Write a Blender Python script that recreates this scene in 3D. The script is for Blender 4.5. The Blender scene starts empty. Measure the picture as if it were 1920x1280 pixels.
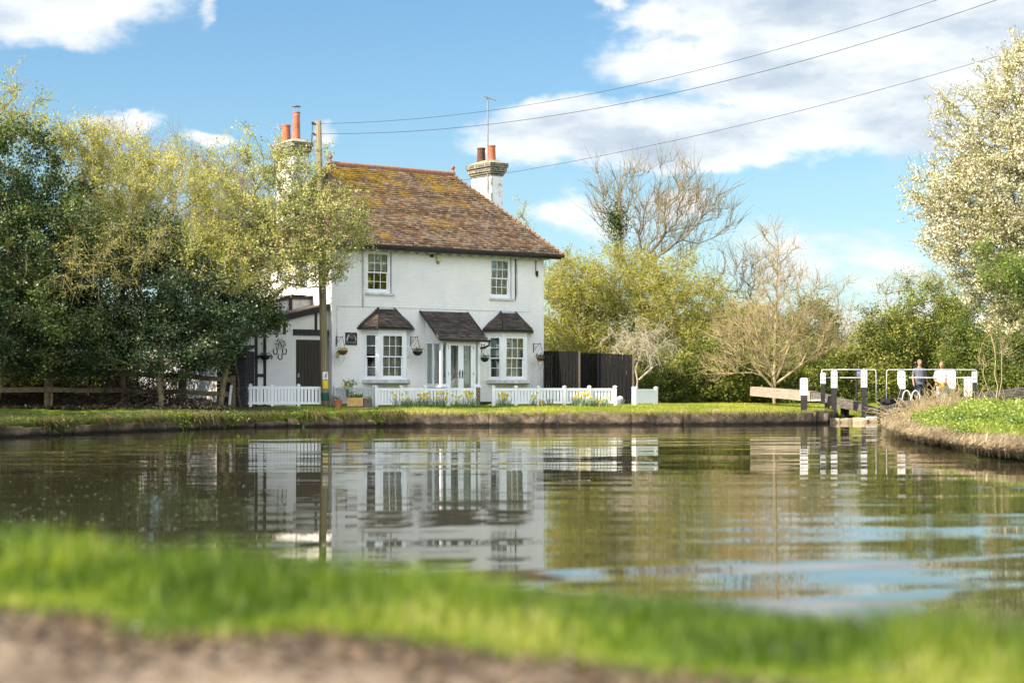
import bpy, math, random
import numpy as np
from mathutils import Vector, Matrix

C = bpy.context.scene
COL = C.collection
R = math.radians
FP = 3200.0          # focal length in photo pixels (photo 1920 wide)
CH = 1.10            # eye height above the water (water level z = 0)
HZ = 726.0           # horizon row of the photo

# ------------------------------------------------------------------ camera
cam_d = bpy.data.cameras.new('camera'); cam = bpy.data.objects.new('camera', cam_d); COL.objects.link(cam)
cam.location = (0, 0, CH); cam.rotation_euler = (R(90), 0, 0)
cam_d.sensor_width = 36; cam_d.lens = 36 * FP / 1920
cam_d.shift_y = (HZ - 640) / 1920
cam_d.clip_start = 0.1; cam_d.clip_end = 3000
cam_d.dof.use_dof = True; cam_d.dof.focus_distance = 48
cam_d.dof.aperture_fstop = 1.35
C.camera = cam

# ------------------------------------------------------------------ light
SUN_EL = 39.0
SDIR = Vector((-0.88 * math.cos(R(SUN_EL)), -0.47 * math.cos(R(SUN_EL)), math.sin(R(SUN_EL)))).normalized()
sl = bpy.data.lights.new('sun', 'SUN'); sun = bpy.data.objects.new('sun', sl); COL.objects.link(sun)
sl.energy = 5.0; sl.angle = R(0.55); sl.color = (1.0, 0.88, 0.70)
sun.rotation_euler = SDIR.to_track_quat('Z', 'Y').to_euler()
C.view_settings.view_transform = 'Standard'; C.view_settings.look = 'None'
C.view_settings.gamma = 1.0; C.view_settings.exposure = 1.24
C.view_settings.use_curve_mapping = False

# ------------------------------------------------------------------ node helper
class NT:
    def __init__(s, tree): s.t = tree; s.n = tree.nodes; s.l = tree.links
    def new(s, kind, **kw):
        n = s.n.new(kind)
        for k, v in kw.items():
            if k.startswith('_'): setattr(n, k[1:], v)
        return n
    def put(s, sock, v):
        if isinstance(v, bpy.types.NodeSocket): s.l.new(v, sock)
        elif v is not None: sock.default_value = v
    def math(s, op, a, b=None, c=None, clamp=False):
        n = s.n.new('ShaderNodeMath'); n.operation = op; n.use_clamp = clamp
        s.put(n.inputs[0], a); s.put(n.inputs[1], b) if b is not None else None
        if c is not None: s.put(n.inputs[2], c)
        return n.outputs[0]
    def vmath(s, op, a, b=None, scale=None):
        n = s.n.new('ShaderNodeVectorMath'); n.operation = op
        s.put(n.inputs[0], a)
        if b is not None: s.put(n.inputs[1], b)
        if scale is not None: s.put(n.inputs['Scale'], scale)
        return n.outputs['Value'] if op in ('LENGTH', 'DOT_PRODUCT', 'DISTANCE') else n.outputs[0]
    def mix(s, f, a, b, typ='MIX'):
        n = s.n.new('ShaderNodeMix'); n.data_type = 'RGBA'; n.blend_type = typ
        s.put(n.inputs[0], f); s.put(n.inputs[6], a); s.put(n.inputs[7], b)
        return n.outputs[2]
    def noise(s, vec, scale, detail=3, rough=.55, color=False, dist=0.0):
        n = s.n.new('ShaderNodeTexNoise'); s.put(n.inputs['Vector'], vec)
        n.inputs['Scale'].default_value = scale; n.inputs['Detail'].default_value = detail
        n.inputs['Roughness'].default_value = rough; n.inputs['Distortion'].default_value = dist
        return n.outputs['Color'] if color else n.outputs['Fac']
    def ramp(s, f, stops, interp='LINEAR'):
        n = s.n.new('ShaderNodeValToRGB'); s.put(n.inputs[0], f); cr = n.color_ramp; cr.interpolation = interp
        while len(cr.elements) < len(stops): cr.elements.new(0.5)
        for e, (p, c) in zip(cr.elements, stops):
            e.position = p; e.color = (*c, 1) if len(c) == 3 else c
        return n.outputs[0]
    def mapr(s, v, a, b, c=0.0, d=1.0, smooth=False):
        n = s.n.new('ShaderNodeMapRange'); s.put(n.inputs[0], v)
        if smooth: n.interpolation_type = 'SMOOTHSTEP'
        for i, x in enumerate((a, b, c, d)): n.inputs[i + 1].default_value = x
        return n.outputs[0]
    def sep(s, v):
        n = s.n.new('ShaderNodeSeparateXYZ'); s.put(n.inputs[0], v); return n.outputs
    def comb(s, x, y, z):
        n = s.n.new('ShaderNodeCombineXYZ'); s.put(n.inputs[0], x); s.put(n.inputs[1], y); s.put(n.inputs[2], z); return n.outputs[0]

def rgb(c): return (*c, 1.0)

# ------------------------------------------------------------------ world: sky with clouds
w = bpy.data.worlds.new('World'); C.world = w; w.use_nodes = True
t = NT(w.node_tree); t.n.clear()
sky = t.n.new('ShaderNodeTexSky'); sky.sky_type = 'NISHITA'; sky.sun_disc = False
sky.sun_elevation = R(SUN_EL); sky.sun_rotation = math.atan2(SDIR.x, SDIR.y)
sky.altitude = 50; sky.air_density = 1.0; sky.dust_density = 0.4; sky.ozone_density = 3.0
tc = t.n.new('ShaderNodeTexCoord'); D = tc.outputs['Generated']
dx, dy, dz = t.sep(D)
az = t.math('ARCTAN2', dx, dy); el = t.math('ARCSINE', dz)
pos = t.comb(az, el, 0.0)
def pa(x): return (x - 960) / FP
def pe(y): return (HZ - y) / FP
warp = t.vmath('SUBTRACT', t.noise(t.vmath('MULTIPLY', pos, (1, 1.7, 1)), 26, 6, .62, color=True), (.5, .5, .5))
warp2 = t.vmath('SUBTRACT', t.noise(t.vmath('MULTIPLY', pos, (1, 1.7, 1)), 7, 3, .5, color=True), (.5, .5, .5))
wp = t.vmath('ADD', pos, t.vmath('ADD', t.vmath('SCALE', warp, scale=0.030), t.vmath('SCALE', warp2, scale=0.030)))
blobs = [(60, -5, 360, 135), (1680, -10, 560, 200), (1330, 255, 430, 72), (1700, 190, 420, 130), (1420, 130, 190, 90),
         (1270, 385, 75, 32, .5), (1060, 400, 85, 42, .5), (1180, 255, 310, 75), (1240, 120, 150, 60, .6), (1640, 500, 150, 34, .35), (1480, 480, 70, 22, .3), (240, 250, 95, 26, .6),
         (390, 275, 55, 20, .6), (608, 262, 30, 26, .45), (400, 25, 20, 40, .35), (1150, 8, 34, 22, .45), (1560, 500, 430, 60, .20), (1120, 420, 130, 40, .3), (1700, 60, 400, 260, .8), (1740, 600, 240, 40, .35), (1230, 40, 90, 60, .5),
         (-700, 200, 500, 90), (2700, 250, 500, 120), (-1500, 0, 600, 160), (4200, -100, 700, 200), (3500, 420, 500, 50)]
m = None
for (x, y, rx, ry, *wt) in blobs:
    d = t.vmath('LENGTH', t.vmath('MULTIPLY', t.vmath('SUBTRACT', wp, (pa(x), pe(y), 0)), (FP / rx, FP / ry, 0)))
    v = t.math('MULTIPLY', t.math('SUBTRACT', 1.0, d), wt[0] if wt else 1.0)
    m = v if m is None else t.math('MAXIMUM', m, v)
fine = t.noise(t.vmath('MULTIPLY', pos, (1, 2.2, 1)), 22, 7, .6)
dens = t.math('ADD', m, t.math('MULTIPLY', t.math('SUBTRACT', fine, .5), .75))
# unseen clouds added overhead and behind the camera, to fill the shaded facade
fill_clouds = t.mapr(t.noise(D, 2.4, 6, .6), .56, .72, -1, .6)
fill_clouds = t.math('MAXIMUM', t.math('ADD', fill_clouds, t.mapr(dz, .30, .42, -2, 0)), t.math('ADD', t.mapr(t.noise(D, 3.1, 6, .6), .36, .52, -1, .6), t.mapr(dy, -.15, -.45, -2, 0)))
dens = t.math('MAXIMUM', dens, fill_clouds)
alpha = t.mapr(dens, -0.04, 0.34, 0, .96, smooth=True)
stri = t.noise(t.vmath('MULTIPLY', pos, (1, 2.8, 1)), 10, 6, .55)
shade = t.math('ADD', t.math('MULTIPLY', stri, 1.5), t.mapr(dens, .15, 1.0, .0, -.30))
ccol = t.ramp(shade, [(.28, (.42, .51, .61)), (.48, (.56, .64, .72)), (.66, (.80, .84, .87)), (.88, (1.0, .98, .95))])
skyc = t.mix(1.0, sky.outputs[0], (1, 1, 1, 1), 'MULTIPLY')
skym = t.mix(1.0, skyc, t.ramp(t.mapr(dz, 0, .6), [(0.0, (.84, .86, .92)), (.10, (.86, .94, .95)), (.20, (.86, .99, .97)), (.36, (.78, .97, 1.0)), (1, (.9, 1.0, 1.05))]), 'MULTIPLY')
cb = t.math('MAXIMUM', t.mapr(dz, .22, .40, 7.4, 27.0), t.math('MULTIPLY', t.mapr(dy, -.05, -.5, 0, 27.0), t.mapr(dz, -.02, .08)))  # the added unseen clouds are made far brighter, as fill light
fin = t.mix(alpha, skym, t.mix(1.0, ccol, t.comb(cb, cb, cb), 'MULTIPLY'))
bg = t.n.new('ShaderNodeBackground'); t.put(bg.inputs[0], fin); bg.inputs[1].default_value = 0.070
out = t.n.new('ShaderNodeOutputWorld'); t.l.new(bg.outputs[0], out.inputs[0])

# ------------------------------------------------------------------ materials
MT = {}
def mat(name):
    m = bpy.data.materials.new(name); m.use_nodes = True; t = NT(m.node_tree); t.n.clear()
    o = t.n.new('ShaderNodeOutputMaterial'); MT[name] = m
    return m, t, o
def princ(t, o, col, rough=.6, spec=.4, normal=None, metal=0.0):
    p = t.n.new('ShaderNodeBsdfPrincipled'); t.put(p.inputs['Base Color'], rgb(col) if isinstance(col, tuple) and len(col) == 3 else col)
    t.put(p.inputs['Roughness'], rough); t.put(p.inputs['Specular IOR Level'], spec); p.inputs['Metallic'].default_value = metal
    if normal is not None: t.l.new(normal, p.inputs['Normal'])
    t.l.new(p.outputs[0], o.inputs[0]); return p
def bump(t, h, dist, strength=1.0):
    b = t.n.new('ShaderNodeBump'); b.inputs['Strength'].default_value = strength; b.inputs['Distance'].default_value = dist
    t.put(b.inputs['Height'], h); return b.outputs[0]
def objc(t): return t.n.new('ShaderNodeTexCoord').outputs['Object']
def simple(name, c1, c2=None, scale=6, rough=.6, spec=.4, bd=0.0, stretch=(1, 1, 1), metal=0.0, detail=5):
    m, t, o = mat(name); v = t.vmath('MULTIPLY', objc(t), stretch)
    n = t.noise(v, scale, detail, .6)
    col = t.ramp(n, [(.32, c1), (.68, c2 or c1)])
    princ(t, o, col, rough, spec, bump(t, n, bd) if bd else None, metal)
    return m
def leafmat(name, stops, trans=.35, rough=.5, gloss=.08, tint=(1.15, 1.25, .55, 1)):
    m, t, o = mat(name)
    a = t.n.new('ShaderNodeAttribute'); a.attribute_name = 'tone'
    col = t.ramp(a.outputs['Fac'], stops)
    d = t.n.new('ShaderNodeBsdfDiffuse'); t.l.new(col, d.inputs[0])
    tr = t.n.new('ShaderNodeBsdfTranslucent'); t.put(tr.inputs[0], t.mix(1.0, col, tint, 'MULTIPLY'))
    mx = t.n.new('ShaderNodeMixShader'); mx.inputs[0].default_value = trans
    t.l.new(d.outputs[0], mx.inputs[1]); t.l.new(tr.outputs[0], mx.inputs[2])
    g = t.n.new('ShaderNodeBsdfGlossy'); g.inputs['Roughness'].default_value = rough; g.inputs[0].default_value = (.8, .85, .8, 1)
    mg = t.n.new('ShaderNodeMixShader'); mg.inputs[0].default_value = gloss
    t.l.new(mx.outputs[0], mg.inputs[1]); t.l.new(g.outputs[0], mg.inputs[2]); t.l.new(mg.outputs[0], o.inputs[0])
    return m

def build_mats():
    # painted brick wall
    m, t, o = mat('painted_brick'); ob = objc(t); x, y, z = t.sep(ob)
    v = t.comb(t.math('ADD', x, y), z, 0.0)
    b = t.n.new('ShaderNodeTexBrick'); t.l.new(v, b.inputs['Vector']); b.inputs['Scale'].default_value = 1
    b.inputs['Brick Width'].default_value = .225; b.inputs['Row Height'].default_value = .075; b.inputs['Mortar Size'].default_value = .007
    b.inputs['Mortar Smooth'].default_value = .6; b.inputs['Bias'].default_value = 0
    b.inputs['Color1'].default_value = rgb((.83, .80, .77)); b.inputs['Color2'].default_value = rgb((.79, .765, .74)); b.inputs['Mortar'].default_value = rgb((.70, .70, .70))
    st = t.mapr(t.noise(t.vmath('MULTIPLY', ob, (3.0, 3.0, .5)), 1.6, 6, .65), .56, .82)
    c = t.mix(t.math('MULTIPLY', st, .55), b.outputs['Color'], rgb((.56, .55, .50)))
    spk = t.mapr(t.noise(ob, 38, 3, .7), .70, .80)
    c = t.mix(t.math('MULTIPLY', spk, .25), c, rgb((.30, .28, .25)))
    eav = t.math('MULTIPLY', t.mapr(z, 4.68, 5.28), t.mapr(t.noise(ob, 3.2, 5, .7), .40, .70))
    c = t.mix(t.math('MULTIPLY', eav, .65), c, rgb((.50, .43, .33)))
    dmp = t.math('MULTIPLY', t.mapr(z, 1.0, -.1), t.mapr(t.noise(ob, 2.5, 5, .7), .35, .7))
    c = t.mix(t.math('MULTIPLY', dmp, .45), c, rgb((.44, .47, .42)))
    c = t.mix(1.0, c, t.ramp(t.noise(ob, .8, 4, .5), [(.3, (.90, .91, .93)), (.7, (1.04, 1.03, 1.0))]), 'MULTIPLY')
    h = t.math('ADD', b.outputs['Fac'], t.math('MULTIPLY', t.noise(ob, 14, 4, .6), -1.2))
    nrm = bump(t, t.math('MULTIPLY', h, -1), .007, .5); princ(t, o, c, .75, .25, nrm)
    # chimney paint: flaking
    m, t, o = mat('chimney_paint'); ob = objc(t)
    n = t.noise(t.vmath('MULTIPLY', ob, (1, 1, .7)), 5, 7, .7)
    c = t.mix(t.mapr(n, .55, .60), t.ramp(t.noise(ob, 2, 4), [(.3, (.66, .66, .64)), (.7, (.80, .79, .76))]), rgb((.28, .26, .24)))
    princ(t, o, c, .8, .2, bump(t, n, .02))
    m, t, o = mat('red_brick'); ob = objc(t); x, y, z = t.sep(ob)
    b = t.n.new('ShaderNodeTexBrick'); t.l.new(t.comb(t.math('ADD', x, y), z, 0.0), b.inputs['Vector']); b.inputs['Scale'].default_value = 1
    b.inputs['Brick Width'].default_value = .225; b.inputs['Row Height'].default_value = .075; b.inputs['Mortar Size'].default_value = .008
    b.inputs['Color1'].default_value = rgb((.20, .075, .05)); b.inputs['Color2'].default_value = rgb((.11, .05, .04)); b.inputs['Mortar'].default_value = rgb((.38, .34, .3))
    princ(t, o, b.outputs['Color'], .8, .2, bump(t, b.outputs['Fac'], -.006))
    m, t, o = mat('old_brick'); ob = objc(t); x, y, z = t.sep(ob)
    b = t.n.new('ShaderNodeTexBrick'); t.l.new(t.comb(t.math('ADD', x, y), z, 0.0), b.inputs['Vector']); b.inputs['Scale'].default_value = 1
    b.inputs['Brick Width'].default_value = .225; b.inputs['Row Height'].default_value = .075; b.inputs['Mortar Size'].default_value = .009
    b.inputs['Color1'].default_value = rgb((.12, .09, .07)); b.inputs['Color2'].default_value = rgb((.07, .06, .055)); b.inputs['Mortar'].default_value = rgb((.26, .25, .22))
    c = t.mix(t.mapr(t.noise(ob, 6, 5, .6), .5, .65), b.outputs['Color'], rgb((.30, .30, .20)))
    princ(t, o, c, .9, .15, bump(t, b.outputs['Fac'], -.006))
    # tiles
    def tiles(name, stops, moss):
        m, t, o = mat(name); ob = objc(t); a = t.n.new('ShaderNodeAttribute'); a.attribute_name = 'tone'
        c = t.ramp(a.outputs['Fac'], stops)
        c = t.mix(t.mapr(t.noise(ob, 9, 5, .7), .50, .70, 0, .6), c, rgb(stops[-1][1]))
        c = t.mix(t.mapr(t.noise(ob, 26, 4, .7), .56, .66, 0, .7), c, rgb((.36, .35, .32) if moss else (.17, .16, .15)))
        if moss:
            x, y, z = t.sep(ob)
            reg = t.math('ADD', t.math('ADD', t.mapr(z, 5.4, 8.0, -.07, .10), t.mapr(x, 2.0, 6.2, .03, -.07)), t.mapr(x, .8, 2.0, -.08, 0))
            n = t.math('ADD', t.noise(ob, 1.2, 8, .70), reg)
            n = t.math('ADD', n, t.math('MULTIPLY', t.math('SUBTRACT', t.noise(ob, 14, 4, .6), .5), .22))
            mk = t.mapr(n, .50, .615, 0, .85)
            mc = t.ramp(t.noise(ob, 3.5, 5, .7), [(.3, (.16, .12, .02)), (.5, (.34, .20, .018)), (.7, (.48, .24, .012))])
            c = t.mix(mk, c, mc)
        h = t.noise(ob, 40, 4, .7)
        princ(t, o, c, .88, .2, bump(t, h, .012))
    tiles('roof_tile', [(0, (.10, .062, .042)), (.3, (.165, .095, .052)), (.6, (.235, .14, .078)), (.85, (.33, .215, .125)), (1, (.21, .165, .13))], True)
    tiles('dark_tile', [(0, (.045, .04, .037)), (.5, (.075, .062, .055)), (.85, (.12, .085, .07)), (1, (.09, .075, .065))], False)
    simple('ridge_tile', (.25, .11, .075), (.38, .19, .13), 5, .85, .2, .01)
    simple('hip_brown', (.14, .085, .06), (.27, .17, .11), 12, .9, .2, .02)
    simple('terracotta', (.36, .11, .055), (.48, .17, .09), 4, .8, .25, .004)
    simple('sooty_pot', (.05, .035, .03), (.17, .075, .045), 7, .85, .2, .004)
    simple('mortar_cap', (.24, .22, .15), (.40, .37, .25), 9, .9, .1, .03)
    simple('white_paint', (.76, .77, .78), (.82, .82, .82), 3, .45, .4, .001)
    simple('weathered_white', (.40, .41, .40), (.68, .68, .67), 7, .6, .3, .003, (1, 1, .5), 0, 8)
    simple('black_timber', (.012, .012, .015), (.035, .034, .036), 4, .6, .3, .004, (3, 3, .3))
    simple('black_board', (.004, .0045, .007), (.014, .013, .015), 5, .85, .12, .008, (6, 6, .5))
    simple('door_board', (.030, .024, .018), (.060, .050, .038), 5, .65, .25, .004, (6, 6, .3))
    simple('gutter', (.018, .016, .015), (.03, .027, .024), 4, .4, .4)
    simple('iron', (.012, .012, .013), (.03, .028, .026), 20, .55, .4)
    simple('steel', (.28, .28, .28), (.42, .42, .42), 20, .35, .5, 0, (1, 1, 1), .8)
    simple('grey_tube', (.20, .19, .17), (.30, .28, .24), 20, .6, .4)
    simple('pole_wood', (.13, .105, .06), (.30, .25, .15), 7, .8, .2, .012, (3, 3, .18), 0, 7)
    simple('rail_wood', (.085, .065, .035), (.19, .15, .09), 7, .85, .2, .012, (2, 2, 2))
    simple('beam_pale', (.20, .165, .135), (.36, .30, .235), 5, .85, .2, .015, (.5, 2, 3))
    simple('beam_dark', (.055, .048, .042), (.20, .175, .15), 5, .85, .2, .02, (.5, 2, 4), 0, 7)
    simple('tar_black', (.010, .010, .011), (.035, .033, .032), 6, .6, .35, .006)
    simple('planter_wood', (.42, .24, .075), (.62, .40, .15), 5, .7, .25, .005, (1, 1, 5))
    simple('old_plank', (.09, .07, .055), (.16, .13, .11), 5, .8, .2, .008, (1, 1, 5))
    simple('coir', (.10, .05, .022), (.23, .12, .055), 30, .95, .05, .02)
    simple('plastic_black', (.010, .010, .012), (.02, .02, .022), 8, .5, .3)
    simple('stone_grey', (.10, .10, .10), (.24, .23, .20), 12, .9, .2, .02)
    simple('blue_metal', (.02, .045, .16), (.03, .06, .2), 4, .4, .4)
    simple('yellow_sign', (.70, .46, .015), (.75, .5, .02), 4, .4, .4)
    simple('sign_white', (.72, .70, .68), (.78, .76, .74), 4, .4, .4)
    simple('green_paint', (.01, .05, .035), (.03, .10, .07), 14, .7, .3, .003)
    simple('curtain', (.34, .33, .29), (.55, .54, .49), 5, .9, .1, .01, (7, 7, .6))
    simple('blind', (.36, .42, .42), (.40, .45, .45), 2, .8, .1)
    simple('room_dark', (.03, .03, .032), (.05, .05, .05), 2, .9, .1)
    simple('cream_box', (.55, .45, .30), (.72, .65, .5), 8, .7, .2)
    simple('siding_grey', (.16, .175, .20), (.25, .27, .29), 5, .7, .2, .006, (1, 1, 6))
    simple('siding_dark', (.026, .024, .028), (.048, .044, .046), 5, .8, .2, .008, (1, 1, 6))
    simple('skin', (.40, .19, .13), (.48, .25, .18), 10, .6, .3)
    simple('grey_hair', (.12, .105, .09), (.24, .21, .18), 60, .8, .2, .01)
    simple('fair_hair', (.26, .14, .06), (.38, .23, .11), 60, .8, .2, .01)
    simple('grey_shirt', (.10, .11, .14), (.15, .16, .19), 8, .9, .1, .02)
    simple('navy_cloth', (.022, .027, .05), (.05, .06, .09), 8, .9, .1, .02)
    simple('white_cloth', (.46, .48, .50), (.60, .60, .60), 8, .9, .1, .02)
    simple('mustard_cloth', (.38, .22, .05), (.50, .31, .08), 12, .9, .1, .02)
    simple('pale_denim', (.30, .36, .44), (.48, .54, .60), 12, .9, .1, .02)
    simple('shoe', (.05, .045, .04), (.09, .08, .07), 8, .8, .2)
    simple('soil', (.05, .036, .024), (.10, .07, .045), 12, .95, .05, .03)
    simple('bark_dark', (.045, .036, .026), (.12, .095, .065), 9, .9, .1, .02, (2, 2, .5))
    simple('bark_tan', (.28, .22, .12), (.46, .37, .22), 6, .9, .1, .005)
    simple('bark_pale', (.32, .28, .20), (.50, .45, .35), 6, .9, .1, .005)
    simple('bark_ash', (.16, .12, .07), (.30, .24, .14), 6, .9, .1, .005)
    simple('twig_olive', (.16, .14, .06), (.30, .26, .12), 6, .9, .1)
    simple('twig_brown', (.20, .13, .085), (.34, .24, .16), 6, .9, .1)
    # canal stones
    m, t, o = mat('canal_stone'); ob = objc(t); x, y, z = t.sep(ob)
    n = t.noise(ob, 3.0, 8, .7)
    c = t.ramp(n, [(.28, (.045, .038, .028)), (.45, (.13, .10, .07)), (.6, (.26, .19, .13)), (.78, (.42, .34, .25))])
    c = t.mix(t.mapr(t.math('ADD', z, t.math('MULTIPLY', t.noise(ob, 2, 5), .16)), .12, .20), rgb((.028, .024, .018)), c)
    c = t.mix(t.math('MULTIPLY', t.mapr(z, .24, .36), t.mapr(t.noise(ob, 4, 5, .7), .42, .55)), c, rgb((.15, .15, .035)))
    princ(t, o, c, .9, .15, bump(t, t.math('ADD', n, t.noise(ob, 14, 5, .7)), .05))
    simple('lock_stone', (.20, .15, .09), (.48, .39, .27), 3, .9, .15, .04)
    # ground
    m, t, o = mat('lawn_ground'); ob = objc(t); x, y, z = t.sep(ob)
    n = t.noise(ob, 1.1, 6, .65)
    g = t.ramp(n, [(.3, (.09, .14, .012)), (.55, (.17, .22, .02)), (.75, (.24, .25, .05))])
    dirt = t.ramp(t.noise(ob, 5, 6, .7), [(.3, (.035, .024, .016)), (.7, (.10, .068, .045))])
    edge = t.mapr(t.math('SUBTRACT', t.math('ADD', y, t.math('MULTIPLY', n, .9)), t.math('MULTIPLY', x, .16)), 49.6, 50.2)
    leftm = t.mapr(t.math('SUBTRACT', x, t.math('MULTIPLY', n, 1.2)), -7.4, -8.4)
    c = t.mix(t.math('MULTIPLY', edge, leftm), g, dirt)
    under = t.mapr(z, .25, .05); c = t.mix(under, c, rgb((.03, .024, .016)))
    princ(t, o, c, .95, .1, bump(t, t.noise(ob, 18, 5, .7), .05))
    m, t, o = mat('path_gravel'); ob = objc(t)
    n = t.noise(ob, 2.3, 7, .6); n2 = t.noise(ob, 22, 5, .7)
    c = t.ramp(t.math('ADD', t.math('MULTIPLY', n, .65), t.math('MULTIPLY', n2, .35)), [(.34, (.07, .052, .038)), (.46, (.19, .145, .105)), (.60, (.38, .30, .22))])  # broad noise paints sun dapples into the path colour, over fine grain
    princ(t, o, c, .95, .1, bump(t, n2, .04))
    # water
    m, t, o = mat('canal_water'); ob = objc(t)
    shr = t.comb(t.sep(ob)[0], t.math('SUBTRACT', t.sep(ob)[1], t.math('MULTIPLY', t.sep(ob)[0], .22)), 0.0)
    s1 = t.noise(t.vmath('MULTIPLY', shr, (.06, .85, 1)), 1.0, 2, .5, color=True)
    s2 = t.noise(t.vmath('MULTIPLY', ob, (.16, 2.1, 1)), 1.0, 3, .6, color=True)
    s3 = t.noise(t.vmath('MULTIPLY', ob, (.9, 6.5, 1)), 1.0, 2, .6, color=True)
    patch = t.mapr(t.noise(t.vmath('MULTIPLY', ob, (.10, .16, 1)), 1, 3, .5), .36, .62, .45, 1.3)
    def ctr(v, k): return t.vmath('SCALE', t.vmath('SUBTRACT', v, (.5, .5, .5)), scale=k)
    yy = t.sep(ob)[1]
    near = t.math('MAXIMUM', t.mapr(yy, 7, 16, 3.2, .5), t.mapr(yy, 16, 30, .5, .2))
    sl1 = t.vmath('SCALE', ctr(s1, .075), scale=near)
    sl2 = t.vmath('SCALE', ctr(s2, .075), scale=t.math('MULTIPLY', patch, t.mapr(yy, 10, 40, 1.0, .55)))
    tot = t.vmath('ADD', t.vmath('ADD', sl1, sl2), ctr(s3, .026))
    sx, sy, _ = t.sep(tot)
    nrm = t.vmath('NORMALIZE', t.comb(t.math('MULTIPLY', sx, .10), sy, 1.0))
    p = princ(t, o, (.038, .036, .018), .012, .5, nrm); p.inputs['IOR'].default_value = 1.42
    # window glass
    m, t, o = mat('window_glass')
    f = t.n.new('ShaderNodeFresnel'); f.inputs[0].default_value = 1.55
    tr = t.n.new('ShaderNodeBsdfTransparent'); tr.inputs[0].default_value = (.80, .84, .83, 1)
    ob = objc(t); gl = t.n.new('ShaderNodeBsdfGlossy'); gl.inputs['Roughness'].default_value = .01
    gl.inputs[0].default_value = (.95, 1, 1, 1)
    t.l.new(bump(t, t.noise(ob, 1.4, 2), .004), gl.inputs['Normal'])
    mx = t.n.new('ShaderNodeMixShader'); t.put(mx.inputs[0], t.math('MULTIPLY', f.outputs[0], 3.2, clamp=True))
    t.l.new(tr.outputs[0], mx.inputs[1]); t.l.new(gl.outputs[0], mx.inputs[2]); t.l.new(mx.outputs[0], o.inputs[0])
    # foliage
    leafmat('leaf_ivy', [(0, (.014, .030, .010)), (.45, (.042, .075, .018)), (.75, (.12, .17, .04)), (1, (.28, .32, .10))], .25, .5, .04)
    leafmat('leaf_holly', [(0, (.010, .024, .010)), (.5, (.036, .066, .024)), (.82, (.095, .145, .05)), (1, (.24, .29, .13))], .15, .45, .05)
    leafmat('leaf_spring', [(0, (.20, .21, .05)), (.4, (.42, .41, .10)), (.8, (.66, .60, .18)), (1, (.62, .48, .16))], .45, .6, .01)
    leafmat('leaf_pear', [(0, (.18, .21, .07)), (.4, (.40, .42, .16)), (.8, (.66, .63, .33)), (1, (.62, .52, .15))], .42, .6, .01)
    leafmat('leaf_willow', [(0, (.20, .22, .045)), (.5, (.38, .38, .075)), (.85, (.53, .49, .12)), (1, (.50, .40, .17))], .45, .6, .01)
    leafmat('leaf_hedge', [(0, (.025, .045, .012)), (.35, (.10, .14, .025)), (.7, (.32, .34, .06)), (1, (.54, .50, .16))], .32, .6, .015)
    leafmat('leaf_dark', [(0, (.05, .085, .015)), (.5, (.13, .18, .028)), (.9, (.25, .29, .045)), (1, (.36, .35, .08))], .33, .6, .02)
    leafmat('leaf_bud', [(0, (.36, .25, .12)), (.6, (.50, .38, .16)), (1, (.56, .50, .18))], .4, .6, .01)
    leafmat('blossom', [(0, (.24, .27, .06)), (.26, (.42, .42, .13)), (.32, (.64, .61, .42)), (.8, (.84, .81, .66)), (1, (.52, .50, .18))], .35, .6, .01, (1.05, 1.03, .80, 1))
    leafmat('leaf_fresh', [(0, (.09, .16, .012)), (.5, (.17, .27, .02)), (1, (.30, .36, .04))], .4)
    leafmat('grass_lit', [(0, (.15, .20, .02)), (.5, (.31, .34, .04)), (.85, (.44, .43, .06)), (1, (.50, .43, .14))], .4, .5, .03)
    leafmat('grass_near', [(0, (.035, .075, .008)), (.3, (.08, .15, .012)), (.6, (.20, .28, .02)), (.85, (.36, .40, .045)), (1, (.52, .45, .18))], .45, .5, .03)
    leafmat('grass_rough', [(0, (.035, .060, .012)), (.4, (.08, .10, .022)), (.75, (.17, .14, .06)), (1, (.32, .25, .14))], .3, .5, .04)
    leafmat('grass_rough2', [(0, (.10, .16, .02)), (.5, (.24, .31, .04)), (.85, (.40, .42, .09)), (1, (.54, .46, .24))], .38, .6, .02)
    leafmat('straw', [(0, (.20, .15, .09)), (.5, (.42, .33, .21)), (1, (.64, .54, .38))], .3, .6, .01, (1.05, 1, .85, 1))
    leafmat('nettle', [(0, (.05, .09, .012)), (.45, (.18, .26, .03)), (1, (.40, .44, .07))], .4)
    leafmat('litter', [(0, (.035, .022, .014)), (.5, (.09, .055, .03)), (1, (.24, .16, .09))], .1)
    leafmat('daffodil_petal', [(0, (.72, .50, .02)), (1, (.85, .72, .10))], .3)
    leafmat('daffodil_leaf', [(0, (.09, .15, .04)), (1, (.24, .30, .12))], .3)
    leafmat('petal', [(0, (.55, .48, .42)), (1, (.75, .72, .70))], .1)
    leafmat('pansy', [(0, (.03, .01, .05)), (.5, (.6, .35, .03)), (1, (.7, .6, .1))], .2)
    leafmat('far_foliage', [(0, (.05, .07, .02)), (.5, (.12, .14, .04)), (1, (.22, .22, .08))], .2)
build_mats()

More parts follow.
